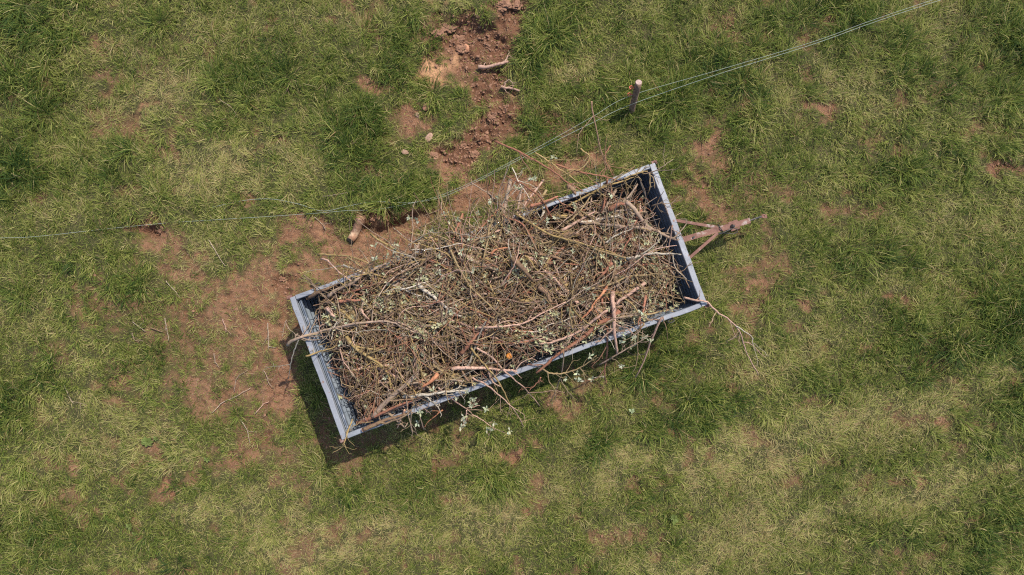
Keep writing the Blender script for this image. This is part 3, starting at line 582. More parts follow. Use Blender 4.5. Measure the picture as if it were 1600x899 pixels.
# points, width in photo pixels, bark, label, twigs, leaf clusters, cut end
HAND = [
 ([(774,221,.28),(821,243,.22),(867,270,.14),(888,286,.08),(901,293,.05),(925,306,.03)],3.2,'red','long reddish cane reaching out past the trailer over the grass toward the fence wire',5,0,0),
 ([(836,239,.10),(867,258,.08),(895,280,.04),(925,300,.04)],2.6,'ochre','lichened twig beside the long reddish cane, poking out over the fence-side rim',7,1,0),
 ([(907,232,.12),(922,247,.12),(906,267,.1),(885,264,.1)],2.8,'ochre','hooked yellow lichened twig sticking out over the fence-side rim',8,0,0),
 ([(924.5,159,.34),(931,195,.24),(937,232,.1),(951,268,.04)],2.6,'brown','thin dark stick rising out of the load toward the fence post',4,0,1),
 ([(954,228,.1),(946,246,.08),(958,275,.03)],2,'red','short reddish twig on the fence-side rim, nearest the dark stick by the post',6,0,0),
 ([(868,257,.05),(914,270,.06),(949,277,.04),(975,286,.04)],3,'red','reddish cane lying along just outside the fence-side rim',6,0,0),
 ([(885,323,.06),(911,309,.06),(947,291,.06),(973,283,.06),(993,276,.04)],4,'ochre','long yellow lichened branch crossing the load near the drawbar-end fence-side corner',8,0,0),
 ([(890,345,.05),(910,325,.05),(925,306,.05),(945,292,.05),(975,268,.03)],3,'olive','olive shoot beside the long yellow branch, leaning onto the fence-side rim',5,0,0),
 ([(878,360,.05),(900,348,.05),(917,337,.05),(932,330,.03)],5,'pink','pale pinkish peeled stick near the fence-side wall',2,0,1),
 ([(949,280,.06),(946,300,.07),(943,320,.06),(941,334,.03)],3.6,'red','upright looking red stick below the fence-side rim toward the drawbar end',2,0,0),
 ([(953,327,.05),(964,321,.06),(978,317,.05)],8,'red','short thick red stub ending in the lichened grey limb',1,0,1),
 ([(978,315,.05),(993,333,.08),(1013,355,.07),(1027,363,.06),(1043,370,.05),(1060,375,.05)],7,'grey','thick grey limb crusted yellow, running down toward the front wall',14,0,0),
 ([(946,380,.06),(967,365,.07),(990,357,.06)],3,'pale','bare pale grey twig with a gentle bend, below the thick red stub',1,0,0),
 ([(1018,322,.08),(1038,319,.1),(1045,337,.1)],2.6,'grey','forked grey twig hooking close to the front wall',4,0,0),
 ([(1051,352,.22),(1048,377,.2),(1044,392,.15)],2.6,'pink','thin pinkish stick standing against the dark front wall',1,0,0),
 ([(1015,271,.1),(1016,290,.08),(1012,304,.04)],2.6,'olive','curved olive twig just inside the front corner nearest the fence',3,0,0),
 ([(1004,272,.06),(1030,263,.09),(1052,249,.13)],2,'grey','thin grey twig poking out over the front corner nearest the fence',3,0,0),
 ([(975,280,.04),(1001,270,.04),(1012,268,.03)],3.6,'ochre','bright yellow lichened stub under the rail by the front corner nearest the fence',5,0,0),
 ([(1008,442,.07),(989,456,.08),(960,476,.08),(936,495,.08),(900,521,.07),(866,533,.06),(842,537,.04)],5.5,'pink','longest smooth pinkish bough sweeping down the drawbar half of the load',5,0,0),
 ([(968,486,.05),(940,504,.05),(914,525,.05),(871,555,.05),(838,583,.03)],7.5,'red','thick red brown bough crossing the rim away from the fence',5,0,0),
 ([(948,447,.08),(932,471,.1),(920,487,.1),(903,508,.07)],5,'orange','bright orange stripped branch in the drawbar half of the load',2,0,0),
 ([(957,456,.12),(959,483,.12),(961,520,.09),(964,553,-.05)],7,'pink','thick pinkish limb hanging straight down over the rim away from the fence',4,0,1),
 ([(1009,461,.06),(1005,490,.08),(997,509,.07)],4,'red','short red brown stick beside the front half of the side rail',2,0,0),
 ([(957,411,.07),(945,426,.07),(934,440,.04)],5,'red','stout dark red stick in the middle of the drawbar half',2,0,0),
 ([(942,462,.03),(960,458,.05),(975,456,.05),(1000,451,.03)],6.5,'ochre','thick branch caked in bright yellow lichen under the pinkish bough',4,0,0),
 ([(862,370,.06),(900,380,.07),(936,392,.07),(980,403,.07),(1000,414,.07),(1021,431,.06),(1034,440,.04)],4,'olive','long arched olive branch pointing to the drawbar-end corner away from the fence',9,0,0),
 ([(979,404,.08),(1010,397,.08),(1046,396,.1),(1064,398,.12)],4.5,'pale','pale straight stick ending against the middle of the front wall',4,0,0),
 ([(905,452,.04),(950,447,.09),(971,437,.1),(992,431,.1),(1012,430,.08)],3.6,'olive','pale olive branch arching over the red sticks in the drawbar half',6,0,0),
 ([(1036,409,.08),(1055,421,.1),(1069,433,.12),(1077,450,.1)],2.4,'brown','thin dark twig curving along the front wall',2,0,0),
 ([(1069,465,.1),(1087,471,.05),(1105,474,.03),(1124,490,-.10),(1150,511,-.35),(1157,523,-.5),(1167,553,-.75),(1185,586,-1.0)],3.4,'pink','long drooping branch trailing from the front corner down to the grass',7,0,0),
 ([(1150,510,-.33),(1162,517,-.45),(1174,527,-.6),(1177,538,-.7)],2.2,'pale','side shoot forking off low beside the drooping corner branch',2,0,0),
 ([(1034,497,.05),(1023,520,-.1),(1012,548,-.3),(993,590,-.6)],4.2,'pink','straight pale pink shoot hanging outside near the front corner',3,1,0),
 ([(1036,495,.03),(1040,510,-.05),(1043,533,-.3)],1.8,'brown','thin brown twig dangling next to the straight pale pink shoot',0,0,0),
 ([(1006,505,.05),(998,521,0),(996,559,-.3),(987,584,-.5)],2.8,'olive','leafy olive shoot hanging down just inboard of the pale pink one',5,6,0),
 ([(950,514,.06),(948,553,-.2),(944,589,-.5),(946,600,-.6)],3.4,'red','red shoot hanging left of the thick pinkish limb',3,0,0),
 ([(944,589,-.5),(935,589,-.53),(924,592,-.6)],1.8,'pale','thin pale twig kinked at the foot of the hanging red shoot',1,1,0),
 ([(846,576,.03),(861,584,-.12),(877,585,-.2),(896,578,-.2),(918,566,-.12),(932,556,0)],3,'olive','looping olive branch slung below the rail between the red bough and red shoot',9,5,0),
 ([(881,550,.05),(878,582,-.2),(871,607,-.5),(860,629,-.75)],2.4,'grey','thin grey shoot crossing the looping branch and reaching the grass',2,0,0),
 ([(936,570,-.3),(964,553,-.15),(994,537,-.08),(1012,524,0)],2.6,'grey','leafy grey spray slung under the rail beneath the pinkish limb',7,9,0),
 ([(745,544,.09),(768,558,.09),(791,581,.05),(809,597,-.05),(823,609,-.2),(843,634,-.5)],3.2,'pink','long straight shoot crossing the rim just right of the orange fruit side',2,0,0),
 ([(736,544,.08),(752,563,.09),(771,586,.06),(786,608,-.05),(798,638,-.3),(801,648,-.4)],3.2,'ochre','yellow spotted shoot hanging out over the middle of the side rail',4,0,0),
 ([(738,590,.05),(762,602,.03),(786,622,-.15),(802,640,-.3),(818,667,-.55)],2.8,'pink','lower of the shoots that cross the middle of the rail, reaching furthest',3,0,0),
 ([(706,577,.04),(730,575,.06),(762,576,.06),(789,579,.05),(808,581,.03)],6,'pink','thick pinkish grey branch lying just inside the middle of the side rail',3,0,0),
 ([(630,620,.04),(668,617,.05),(695,612,.04),(728,611,.03)],5,'pale','pale lichened branch lying along the inner edge of the side rail',5,1,0),
 ([(685,606,.04),(711,627,-.1),(728,639,-.22),(738,648,-.3)],2.6,'pink','stem of the pale leaved sprig hanging in front of the trailer shadow',2,2,0),
 ([(728,639,-.22),(738,637,-.22),(750,634,-.22)],1.8,'pink','upper twig of the pale leaved sprig over the shadow',3,4,0),
 ([(729,641,-.24),(730,652,-.3),(726,663,-.35)],1.8,'pink','lower left twig of the pale leaved sprig over the shadow',3,4,0),
 ([(737,648,-.3),(752,655,-.35),(773,672,-.45)],1.8,'pink','lower right twig of the pale leaved sprig over the shadow',3,4,0),
 ([(622,609,.06),(643,622,.04),(652,640,-.06),(663,672,-.35)],3.4,'grey','grey shoot drooping over the rail near the tailgate half',5,1,0),
 ([(692,641,-.2),(676,655,-.25),(662,669,-.35)],2.2,'orange','thin orange twig crossing the foot of the drooping grey shoot',1,0,0),
 ([(633,641,.03),(627,655,-.05),(621,669,-.15)],4,'pink','stubby pink stick poking over the rail toward the tailgate',0,0,1),
 ([(642,640,.02),(642,658,-.1),(644,676,-.25)],2.2,'grey','short grey twig dangling between the stubby pink stick and grey shoot',4,1,0),
 ([(684,584,.05),(672,595,.07),(660,605,.05)],7,'orange','torn orange piece of branch beside the side rail, tailgate half',1,0,0),
 ([(449,540,-.06),(469,527,.06),(493,520,.08),(531,512,.08),(574,510,.05)],5,'grey','sprawling grey limb resting on the tailgate rail',14,0,0),
 ([(467,529,.05),(460,548,-.1),(456,564,-.25),(451,592,-.55)],2.4,'pale','pale twig hanging down outside the tailgate',1,0,0),
 ([(478,557,.04),(501,549,.1),(526,540,.08)],3.2,'ochre','yellow twig jutting across the tailgate rail',3,0,0),
 ([(541,526,.05),(555,543,.07),(579,561,.08),(603,580,.07),(611,608,.04)],6,'ochre','thick yellow and grey limb running away from the tailgate',10,0,0),
 ([(559,661,.03),(589,650,.05),(622,634,.05),(645,626,.03)],5.5,'red','red brown branch lying inside the corner by the tailgate, cut end outward',4,0,1),
 ([(567,672,.03),(600,658,.04),(640,645,.03)],7,'brown','thick brown branch resting on the rail by the tailgate corner',4,0,1),
 ([(551,655,.03),(540,690,.0),(534,700,-.1),(519,709,-.2)],2.2,'ochre','small yellow twig hanging over the tailgate corner away from the fence',5,0,0),
 ([(582,651,.02),(611,620,.05),(640,598,.06),(655,584,.04)],9,'grey','fattest grey limb slanting up from the tailgate corner',8,0,0),
 ([(481,465,.0),(501,456,.02),(525,445,.0)],7.5,'brown','short log lying tight along the fence-side wall by the tailgate',1,0,1),
 ([(513,463,.05),(533,449,.07),(555,440,.07),(573,426,.06),(605,410,.04)],6,'grey','long grey branch lying just inside the fence-side rail, tailgate half',9,1,0),
 ([(496,398,-.5),(524,399,-.3),(542,401,-.15),(564,407,.04),(582,416,.04)],3.6,'ochre','lichened branch sticking out over bare soil on the fence side near the tailgate',6,0,0),
 ([(502,405,-.3),(516,411,-.15),(540,433,.04),(556,446,.04)],3.4,'pink','pink stick under the lichened branch over the bare soil',2,0,0),
 ([(511,482,.09),(523,495,.1)],7,'pink','freshly split pale chip standing up near the tailgate',0,0,1),
 ([(530,471,.07),(546,470,.08),(563,469,.07)],6,'red','short red branch near the split pale chip',1,0,0),
 ([(562,483,.07),(569,491,.08),(577,500,.06)],3.6,'pink','small pink stick right of the split pale chip',0,0,0),
 ([(509,518,.05),(542,508,.09),(605,503,.09),(631,512,.08),(667,526,.05)],4.4,'grey','long grey branch bending through the tailgate half of the load',10,1,0),
 ([(626,453,.05),(646,447,.07),(668,440,.05)],2.6,'pale','thin pale stick in the tailgate half near the fence side',2,0,0),
 ([(641,391,.05),(680,390,.06),(722,381,.04)],2.4,'pale','straight pale twig across the fence-side rim',2,0,0),
 ([(695,372,.1),(715,414,.1),(734,448,.1),(771,483,.1),(815,520,.07)],3.6,'olive','longest olive shoot crossing the middle of the load from the fence side',6,0,0),
 ([(801,403,.08),(817,421,.1),(834,440,.08)],9.5,'brown','thick chunk of brown branch in the middle of the load',1,0,0),
 ([(842,448,.06),(852,458,.07),(862,472,.05)],9.5,'brown','second thick chunk in the middle, next to the first one',1,0,0),
 ([(768,397,.08),(777,390,.1),(793,387,.08)],4,'orange','short crooked orange twig in the middle near the fence side',1,0,0),
 ([(806,335,.06),(858,364,.09),(908,380,.1),(965,399,.06)],3.8,'ochre','long lichened branch slanting from the fence-side rim toward the front wall',9,1,0),
 ([(736,286,-.3),(760,301,-.1),(784,321,.04),(800,336,.04)],2.2,'grey','pale twig reaching out over the fence wire side',3,0,0),
 ([(655,356,-.15),(678,345,-.05),(697,338,.0),(722,343,.05),(750,365,.04)],3,'olive','olive twig bowed out over bare soil on the fence side',7,1,0),
 ([(765,352,.1),(760,390,.1),(754,428,.06)],3.6,'olive','olive branch lying square to the fence-side rim',5,0,0),
 ([(783,446,.1),(797,425,.13),(809,404,.12),(812,368,.08)],2.4,'pink','thin pink shoot next to the thick brown chunk',1,0,0),
 ([(828,322,.03),(848,317,.05),(872,307,.03)],5.5,'red','dark red branch resting on the fence-side rim',2,0,0),
 ([(720,552,.07),(733,537,.09),(748,521,.07)],7,'red','stout dark red branch right of the middle of the load',2,0,0),
 ([(746,512,.08),(780,510,.1),(817,505,.1),(852,487,.08),(884,472,.04)],3.6,'pink','slender bowed pink branch in the middle of the load',5,0,0),
 ([(888,289,.05),(895,298,.06),(898,304,.06)],8,'brown','short brown stump end where the long cane enters the load',2,0,1),
 ([(690,310,-.3),(690,330,-.2),(700,352,.02),(705,390,.05)],2.2,'grey','faint grey twig pointing out at the sagging fence wires',6,1,0),
 ([(935,515,.06),(955,500,.08),(990,492,.07),(1020,502,.04)],3,'grey','crooked grey branch along the rail behind the hanging shoots',8,3,0),
 ([(800,262,.08),(812,285,.06),(832,318,.03)],1.8,'pale','slim pale twig below the long reddish cane outside the rim',5,2,0),
 ([(845,590,-.02),(838,600,-.1),(826,612,-.15)],2,'red','tiny reddish twig curling under the end of the red brown bough',4,0,0),
]
rh = np.random.default_rng(11)
for pts, w_, k_, lab, tw, lv, ct in HAND:
    assert 4 <= len(lab.split()) <= 16, lab
    branch(pile_path(pts), w_ * .92, k_, lab, GRP, tw, lv, rh, wob=.008, cut=bool(ct), taper=.45)

# further branches that show in the heap
END = ['near the tailgate', 'in the middle', 'near the drawbar end']; SIDE = ['toward the fence', 'away from the fence']
LOOK = {'grey': 'grey brown branch with patchy lichen', 'olive': 'olive brown twiggy branch', 'brown': 'dull brown branch with side twigs', 'red': 'red brown smooth branch', 'pink': 'pinkish bare branch', 'ochre': 'branch crusted with yellow lichen', 'pale': 'pale grey bare branch'}
kinds = ['grey', 'olive', 'brown', 'red', 'pink', 'ochre', 'pale']; kp = A([.25, .15, .20, .14, .08, .12, .06]); kp /= kp.sum()
rp = np.random.default_rng(21)
cnt = 0
while cnt < 216:
    u = rp.uniform(-2.3, 2.25); v = rp.uniform(-.88, .98)
    L = rp.uniform(.5, 1.7); a = rp.normal(0, .75) if rp.random() < .7 else rp.uniform(0, 3.14); a += -.1
    if rp.random() < .5: a += math.pi
    bend = rp.normal(0, .35); n = 12; s = np.linspace(-.5, .5, n); an = a + bend * s
    uu = u + np.cumsum(np.cos(an)) * L / n - np.cos(an).sum() * L / n / 2; vv = v + np.cumsum(np.sin(an)) * L / n - np.sin(an).sum() * L / n / 2
    if np.abs(uu).max() > HL - .15 or vv.min() < -HW + .10: continue
    over = vv.max() > HW - .10
    if cnt < 20:
        if not over or not (-1.5 < u < 1.0) or vv.max() < HW + .12 or vv.max() > HW + .55: continue
    elif over and not (-1.7 < u < .9 and vv.max() < HW + .30): continue
    tt = rest(uu, vv) if over else top(uu, vv)
    sm = np.convolve(np.pad(tt, 3, 'edge'), np.ones(7) / 7, 'valid')
    z = np.maximum(sm, tt - .03) - rp.uniform(.0, .09) + rp.normal(0, .02)
    if over: z = np.where(np.abs(vv) > HW - .12, np.maximum(z, RIM + .03) - 1.2 * np.maximum(vv - HW - .05, 0) ** 2, z)
    z = np.maximum(z, FLOOR + .05)
    x, y = loc2w(uu, vv); kd = kinds[rp.choice(7, p=kp)]
    lab = 'small pieces of' if 0 else None
    e = 0 if u < -.8 else (1 if u < .85 else 2)
    lab = f"{LOOK[kd]} spilling over the fence-side rim {END[e]}" if cnt < 20 else f"{LOOK[kd]} {END[e]}, {SIDE[0 if v > 0 else 1]}"
    w_ = rp.choice([2.4, 3, 3.6, 4.6, 6.5], p=[.16, .3, .28, .17, .09])
    branch(np.stack([x, y, z], 1), w_, kd, lab, GRP, int(rp.integers(5, 15)), int(rp.integers(2, 8)) if cnt < 20 else (int(rp.integers(0, 4)) if rp.random() < .45 else 0), rp, tl=.26)
    cnt += 1

# the fine brushwood nobody could count
N = 5500; n = 12
u = rng.uniform(-2.42, 2.4, N); v = rng.uniform(-.92, 1.12, N); ends = rng.random(N) < .13; u[ends] = rng.uniform(-2.38, -1.95, ends.sum()); v[ends] = rng.uniform(-.9, .85, ends.sum()); dep = rng.exponential(.21, N) - .015
kp_ = (v < .9) | ((u > -1.5 - .3 * rng.random(N)) & (u < .75 + .4 * rng.random(N)) & (rng.random(N) < 1.75 - 1.2 * np.abs(v))); u, v, dep = u[kp_], v[kp_], dep[kp_]; N = len(u)
Pm = np.zeros((N, n, 3)); az = rng.uniform(0, 6.28, N); lg_ = rng.random(N) < .72; lg_ = lg_ & (rng.random(N) < .35 + .65 * (u > -1.9)); L = np.where(lg_, rng.uniform(.4, 1.05, N), rng.uniform(.12, .35, N)); wig = np.where(lg_, .17, .3)[:, None]; el = rng.normal(.03, .22, N)
d = np.stack([np.cos(az) * np.cos(el), np.sin(az) * np.cos(el), np.sin(el)], 1)
zt = np.where(v > .9, RIM + .03, top(u, v)) - np.where(v > .9, 0, dep)
x, y = loc2w(u, v); Pm[:, 0] = np.stack([x, y, np.maximum(zt, FLOOR + .03)], 1)
for k in range(1, n):
    d = d + rng.normal(0, 1, (N, 3)) * wig * A([1, 1, .45]); d /= np.linalg.norm(d, axis=1, keepdims=True); Pm[:, k] = Pm[:, k - 1] + d * (L / (n - 1))[:, None]
U, Vv = w2loc(Pm[..., 0], Pm[..., 1]); over = (Vv > HW - .1) & (Pm[..., 2] > RIM + .02)
lim = -HL + .11 + .12 * rng.random(N)[:, None]
okk = ((U > lim) & (U < HL - .10) & (Vv > -HW + .08) & ((Vv < HW - .08) | over)).all(1)
Pm = Pm[okk]; N = len(Pm); Pm[..., 2] = np.maximum(Pm[..., 2], FLOOR + .01)
r0 = rng.uniform(.004, .0088, N) * np.where(rng.random(N) < .06, 1.9, 1); Rm = r0[:, None] * np.linspace(1, .5, n)[None]
V, Q = tubes(Pm, Rm, 4)
tk = A([TINT[k] for k in ('grey', 'olive', 'ochre', 'brown', 'pale', 'pink', 'red')])[rng.choice(7, N, p=[.27, .18, .14, .20, .05, .07, .09])] * np.concatenate([np.repeat(rng.uniform(.38, 1.0, (N, 1)) * np.where(rng.random((N, 1)) < .2, 1.55, 1), 3, 1), np.ones((N, 1))], 1)
o = mesh_obj('brushwood', V, [Q], BARK, None, True, np.repeat(tk, n * 4, 0))
tag(o, 'dense tangle of fine crooked lichened twigs filling the trailer between the branches', 'brushwood', kind='stuff')
# lichen tufts, spurs and small pale leaves in the heap
N = 1700; u = rng.uniform(-2.2, 2.3, N); v = rng.uniform(-.88, .88, N); hot = fbm(u * 1.7 + 20, v * 1.7 + 3, 140, 3)
kk = rng.random(N) < np.clip((hot - .5) * 6, .05, 1) * 1.0 + .9 * np.exp(-((u - .35) / .45) ** 2 - ((v - .35) / .3) ** 2); u, v = u[kk], v[kk]; LV, LC = [], []
x, y = loc2w(u, v); zt = top(u, v) + rng.uniform(-.10, .05, len(u))
for i in range(len(u)): leaf_cluster(LV, LC, A([x[i], y[i], zt[i]]), rng.integers(4, 8), .044, rng)
V = np.concatenate(LV); k = np.arange(len(LV))[:, None] * 4 + A([[0, 1, 2, 3]])
LC = A(LC) * A([1.05, .98, .85])
o = mesh_obj('withered_leaves', V, [k], LEAF, None, False, np.repeat(LC, 4, 0))
tag(o, 'small pale sage leaves and lichen tufts scattered through the heaped brushwood', 'leaves', kind='stuff')

# orange fruit caught in the brushwood
x, y, _ = P(795.3, 556.6, 1.36); V0, F0 = ico(3); V0 = V0 * A([1, 1, .93]) * .038; V0[:, 2] -= .008 * np.exp(-((V0[:, 0] ** 2 + V0[:, 1] ** 2) / .00012)) * (V0[:, 2] > 0)
uu_, vv_ = w2loc(x, y); zz_ = float(top(A([uu_]), A([vv_]))[0]) + .06
o = mesh_obj('orange_fruit', V0, [F0], FRUIT, None, True); o.location = P(795.3, 556.6, zz_); tag(o, 'round orange fruit lying on the brushwood near the side rail', 'fruit')
MB().tube([(0, 0, .028), (.002, 0, .036)], .004, 6).build('stalk', DARK, o)

# ------------------------------------------------------------------ fence post and wires
base = A(P(985.6, 177.5, 0)); topp = A(P(998, 129, .66)); ctr = np.linspace(0, 1, 9)[:, None] * (topp - base) + base
ctr[0, 2] -= .1
fp_ = empty('fence_post', tuple(base)); tag(fp_, 'round wooden fence post with a pale sawn top standing in tall grass', 'post')
r9 = .046 * (1 + rng.normal(0, .03, 9))
sh = MB().tube(ctr - base, r9, 14).build('post_shaft', POSTW, fp_, True)
d = (topp - base) / np.linalg.norm(topp - base)
MB().tube([topp - base + d * .001, topp - base + d * .006], .043, 14).build('sawn_top', POSTT, fp_)
for px, py, z in ((988.2, 137, .55), (985.5, 148, .41)):
    c_ = A(P(px, py, z)) - base
    b = MB(); b.tube([c_ + A([-.012, .0, 0]), c_ + A([.035, 0, 0])], .010, 8); th = np.linspace(0, 2 * math.pi, 13)
    b.tube([c_ + A([-.02 + .022 * math.cos(t), .0 + .022 * math.sin(t), .004 * math.sin(2 * t)]) for t in th], .008, 6)
    b.build('insulator', ORANGE, fp_, True)
def wire(pts, label, r):
    W_ = cat([G(p[0], p[1], p[2]) if p[2] < .15 else P(*p) for p in pts], 10)
    b = MB(); b.tube(W_, r, 5); o = b.build('fence_wire', WIRE, None, True); tag(o, label, 'wire', 'electric fence wires on the post')
wire([(2100,-230,.9),(1700,-78,.85),(1461,-1,.8),(1357,34,.75),(1269,66,.68),(1120,110.5,.55),(985,150,.42),(926,182.5,.39),(860,219.8,.36),(800,252,.32),(745,281,.25),(690,308,.14),(640,322,.07),(590,330,.03),(548,331.5,.05),(498,334,.045),(423,339,.045),(340,344,.025),(255,349,.02),(150,360,.02),(61,370,.05),(0,372.5,.05),(-200,376,.04)],
     'upper pale fence wire passing the post and running on over grass to the left', .0023)
wire([(2100,-238,.7),(1700,-72,.65),(1461,3,.6),(1357,38,.56),(1269,69.8,.5),(1120,116.9,.4),(985,164,.3),(926.7,191.5,.3),(860,224.5,.28),(800,255.5,.25),(745,284,.22),(690,311,.13),(640,320,.06),(590,318,.02),(548,324.6,.05),(507,331,.05),(469,320,.06),(426,312,.04),(382,314,.04),(330,325,.03)],
     'lower pale fence wire of the post, ending in a loose curl in the grass', .0026)

# ------------------------------------------------------------------ logs, sticks, stones and weeds on the ground
lp = cat([G(567, 340, .05), G(562, 350, .075), G(554, 365, .07), G(548, 376, .06)], 5)
lg = MB().tube(lp, np.linspace(.072, .056, len(lp)) * (1 + rng.normal(0, .04, len(lp))), 12).build('short_log', LOGM, None, True)
tag(lg, 'short barked log with a dark sawn end sticking out from the turf edge', 'log')
d = lp[-1] - lp[-2]; d /= np.linalg.norm(d); MB().tube([lp[-1] + d * .001, lp[-1] + d * .006], .057, 12).build('sawn_end', LOGE, lg)
def stick(pts, r, kind, label, group=None, name='stick', tw=1, z=.03, wob=.006, r1=None):
    p = cat([G(a, b, z + (c if c else 0)) for a, b, c in [(q[0], q[1], q[2] if len(q) > 2 else 0) for q in pts]], 5)
    return branch(p, r * 1.0, kind, label, group, tw, 0, rh, name, 'stick', wob, .6, .12)
stick([(747,105),(760,106),(778,102),(794,98)], 6.5, 'pink', 'thick peeled root lying across the dug hollow by the sandy patch', tw=2, z=.06)
stick([(783,136),(797,138),(812,143)], 4.5, 'pink', 'pale broken stick at the right edge of the dug hollow', tw=3, z=.05)
stick([(787,131),(796,126),(801,133)], 2, 'grey', 'small pale splinter just above the pale broken stick', z=.05)
gt = 'dry sticks scattered on the soil left of the trailer'
for q, r_, k_, lab in [
 ([(418,505),(419,525),(420,546)], 1.6, 'dull', 'upright pale stick on the soil nearest the tailgate'),
 ([(420,541),(432,544)], 1.2, 'dull', 'tiny pale stick at the foot of the upright pale one'),
 ([(259,497),(262,515),(264,533)], 1.7, 'dull', 'bent pale stick with a hook on the worn grass left of the trailer'),
 ([(237,512),(246,515),(257,519)], 2.2, 'brown', 'knobbly brown stick left of the bent pale one'),
 ([(209,503),(219,511),(229,518)], 1.3, 'dull', 'thin pale stick left of the knobbly brown stick'),
 ([(208,520),(212,531),(226,533)], 1.2, 'grey', 'curled grey twig under the thin pale stick'),
 ([(350,498),(353,508),(355,518)], 1.5, 'pink', 'short pink stick in the bare soil middle left'),
 ([(447,500),(443,512),(441,527)], 1.2, 'dull', 'thin pale twig between the upright stick and the tailgate'),
 ([(261,439),(272,451),(282,466)], 1.3, 'dull', 'slanting pale stick by the green tuft left of the soil'),
 ([(327,375),(338,392),(353,416)], 1.3, 'dull', 'long thin straw coloured twig on the soil below the wire'),
 ([(492,340),(501,349),(510,360)], 1.2, 'dull', 'thin pale twig on bare soil just left of the log'),
 ([(366,612),(372,590),(388,578)], 1.3, 'grey', 'curved grey twig on the lower soil patch'),
 ([(332,645),(348,628),(372,618),(392,606)], 1.3, 'dull', 'long bowed pale twig across the lower soil patch'),
 ([(378,655),(386,672),(391,692)], 1.4, 'dull', 'thin stick running down from the lower soil patch into grass'),
 ([(400,646),(413,632),(420,628)], 1.3, 'pink', 'short stick in the soil beside the trailer shadow'),
 ([(414,580),(421,598),(427,607)], 1.2, 'grey', 'fine grey twig close left of the trailer shadow'),
 ([(335,552),(338,566),(342,574)], 1.2, 'dull', 'small pale twig above the lower soil patch'),
 ([(822,697),(838,700),(850,697)], 1.3, 'ochre', 'thin yellowish twig on the grass below the trailer'),
 ([(455,130),(446,148),(432,162)], 1.6, 'dark', 'dark crooked twig in the dry grass at the upper left'),
 ([(345,156),(362,168),(372,185)], 1.0, 'dull', 'pale bent stalk in the dry upper left grass'),
 ([(105,600),(112,622),(118,630)], 1.0, 'dull', 'pale stalk in the grass at far left'),
 ([(556,300),(540,303),(505,308)], 1.2, 'dull', 'straight pale stalk in the green tussock above the log'),
]: stick(q, r_, k_, lab, gt if q[0][1] > 330 and q[0][0] < 520 else 'dry twigs lying in the grass', z=.035)
def stone(px, py, s, label, m=STONE, name='stone', cat_='stone', flat=.6):
    V0, F0 = ico(2); x, y, z = G(px, py, s * .25)
    nz = A([fbm(A([v[0] * 1.3 + px]), A([v[1] * 1.3 + v[2] + py]), 5, 3)[0] for v in V0])
    V = V0 * (.7 + .65 * nz)[:, None] * A([1.25, .85, flat]) * s
    o = mesh_obj(name, V, [F0], m, None, True); o.location = (x, y, z); o.rotation_euler = (0, 0, rng.uniform(0, 3)); tag(o, label, cat_)
stone(671, 215, .055, 'flat pale stone in the short grass left of the dug hollow', flat=.35)
stone(633, 238, .045, 'small pale stone at the left edge of the bare strip', flat=.4)
stone(666, 167, .05, 'rust brown stone in the grass left of the dug hollow', m_noisy('rust_stone', (.24, .10, .06), (.32, .16, .1), 20), flat=.4)
stone(728, 71, .045, 'reddish clod of earth on the lip of the dug hollow', m_noisy('red_clod', (.34, .15, .08), (.42, .21, .12), 20), 'earth_clod', 'clod')
stone(652, 179, .04, 'pinkish stone beside the bare strip under the grass edge', flat=.4)
def clod(px, py, s, lab):
    V0, F0 = ico(3); x, y, z = G(px, py, 0)
    a = fbm(V0[:, 0] * 3.1 + px, V0[:, 1] * 3.1 + V0[:, 2] * 2.7 + py, 8, 5)
    o = mesh_obj('earth_clod', V0 * (.2 + 1.5 * a)[:, None] * A([1.2, .9, .55]) * s, [F0], CLOD, None, False); o.location = (x, y, z); tag(o, lab, 'clod', 'big clods of earth around the dug hollow')
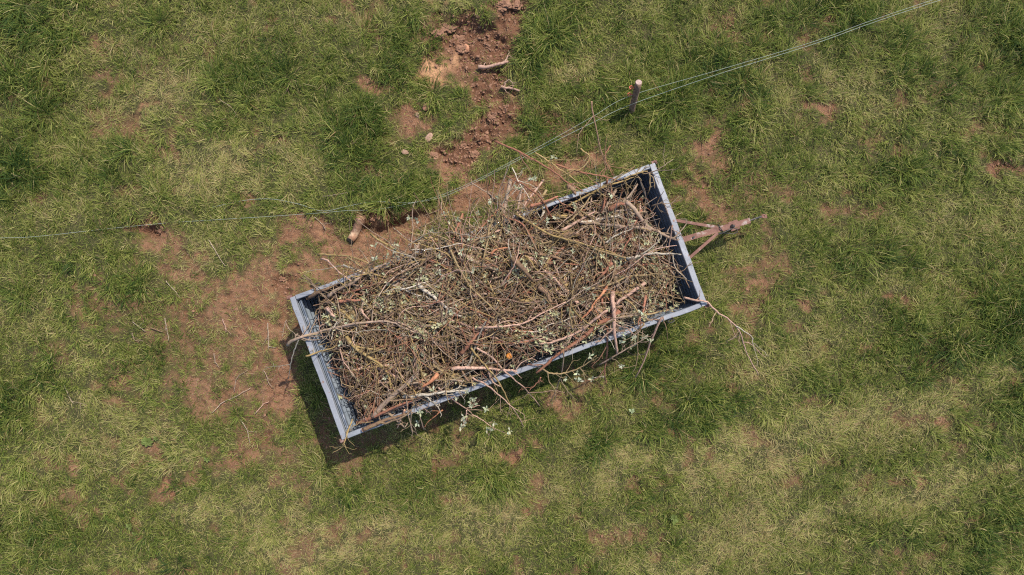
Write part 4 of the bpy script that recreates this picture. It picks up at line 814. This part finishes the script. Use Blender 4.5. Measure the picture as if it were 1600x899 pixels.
for q_ in [(700, 40, .10, 'largest dark clod at the upper left of the dug hollow'), (716, 58, .09, 'big clod in the middle of the dug hollow, right of the largest'), (684, 52, .07, 'clod on the left rim of the dug hollow'),
 (784, 9, .10, 'clod at the very top of the photo above the hollow'), (806, 6, .08, 'smaller clod beside the topmost one above the hollow'), (720, 75, .065, 'clod just above the sandy patch'), (722, 226, .06, 'clod in the lower dug strip on its left side'),
 (742, 240, .06, 'clod at the lower end of the dug strip'), (768, 182, .055, 'clod in the middle of the lower dug strip'), (437, 434, .06, 'dark clod in the scraped soil above the tailgate'), (676, 243, .07, 'clod at the left foot of the dug strip')]: clod(*q_)
# broad leaved weeds
def weed(px, py, s, lab, nl=7, col=(.12, .155, .035)):
    x, y, z = G(px, py); r = rh; LV = []; Q = []; C = []; nV = 0
    for i in range(nl):
        a = i * 2.4 + r.uniform(-.3, .3); L = s * r.uniform(.7, 1.1); d = A([math.cos(a), math.sin(a), 0]); q = A([-math.sin(a), math.cos(a), 0]); t = np.linspace(0, 1, 6)
        wd = L * .30 * np.sin(np.pi * np.clip(t * .93 + .05, 0, 1)) ** .8; h = .06 + L * (.55 * t - .5 * t * t)
        for j in range(6):
            c = d * L * t[j] + A([0, 0, h[j]]); LV += [c - q * wd[j] + A([0, 0, .012]), c, c + q * wd[j] + A([0, 0, .012])]
        for j in range(5): b_ = nV + j * 3; Q += [[b_, b_ + 1, b_ + 4, b_ + 3], [b_ + 1, b_ + 2, b_ + 5, b_ + 4]]
        C += [A(col) * r.uniform(.8, 1.3)] * 18; nV += 18
    o = mesh_obj('weed', A(LV), [A(Q)], LEAF, None, True, A(C)); o.location = (x, y, z); tag(o, lab, 'weed', 'broad leaved weeds in the grass')
weed(233, 690, .09, 'broad leaved light green weed in the lower left grass'); weed(248, 684, .05, 'small round leaved weed right next to the light green one', 5)
weed(326, 717, .05, 'small bright weed at the edge of the lower bare patch', 5); weed(206, 821, .06, 'rosette of broad leaves near the bottom left', 6)
weed(1052, 808, .09, 'broad leaved weed in the lower grass right of the middle', 7); weed(985, 640, .05, 'tiny pale weed in the grass below the hanging shoots', 6, (.3, .36, .2)); weed(212, 833, .05, 'small leafy weed just below the bottom left rosette', 5)
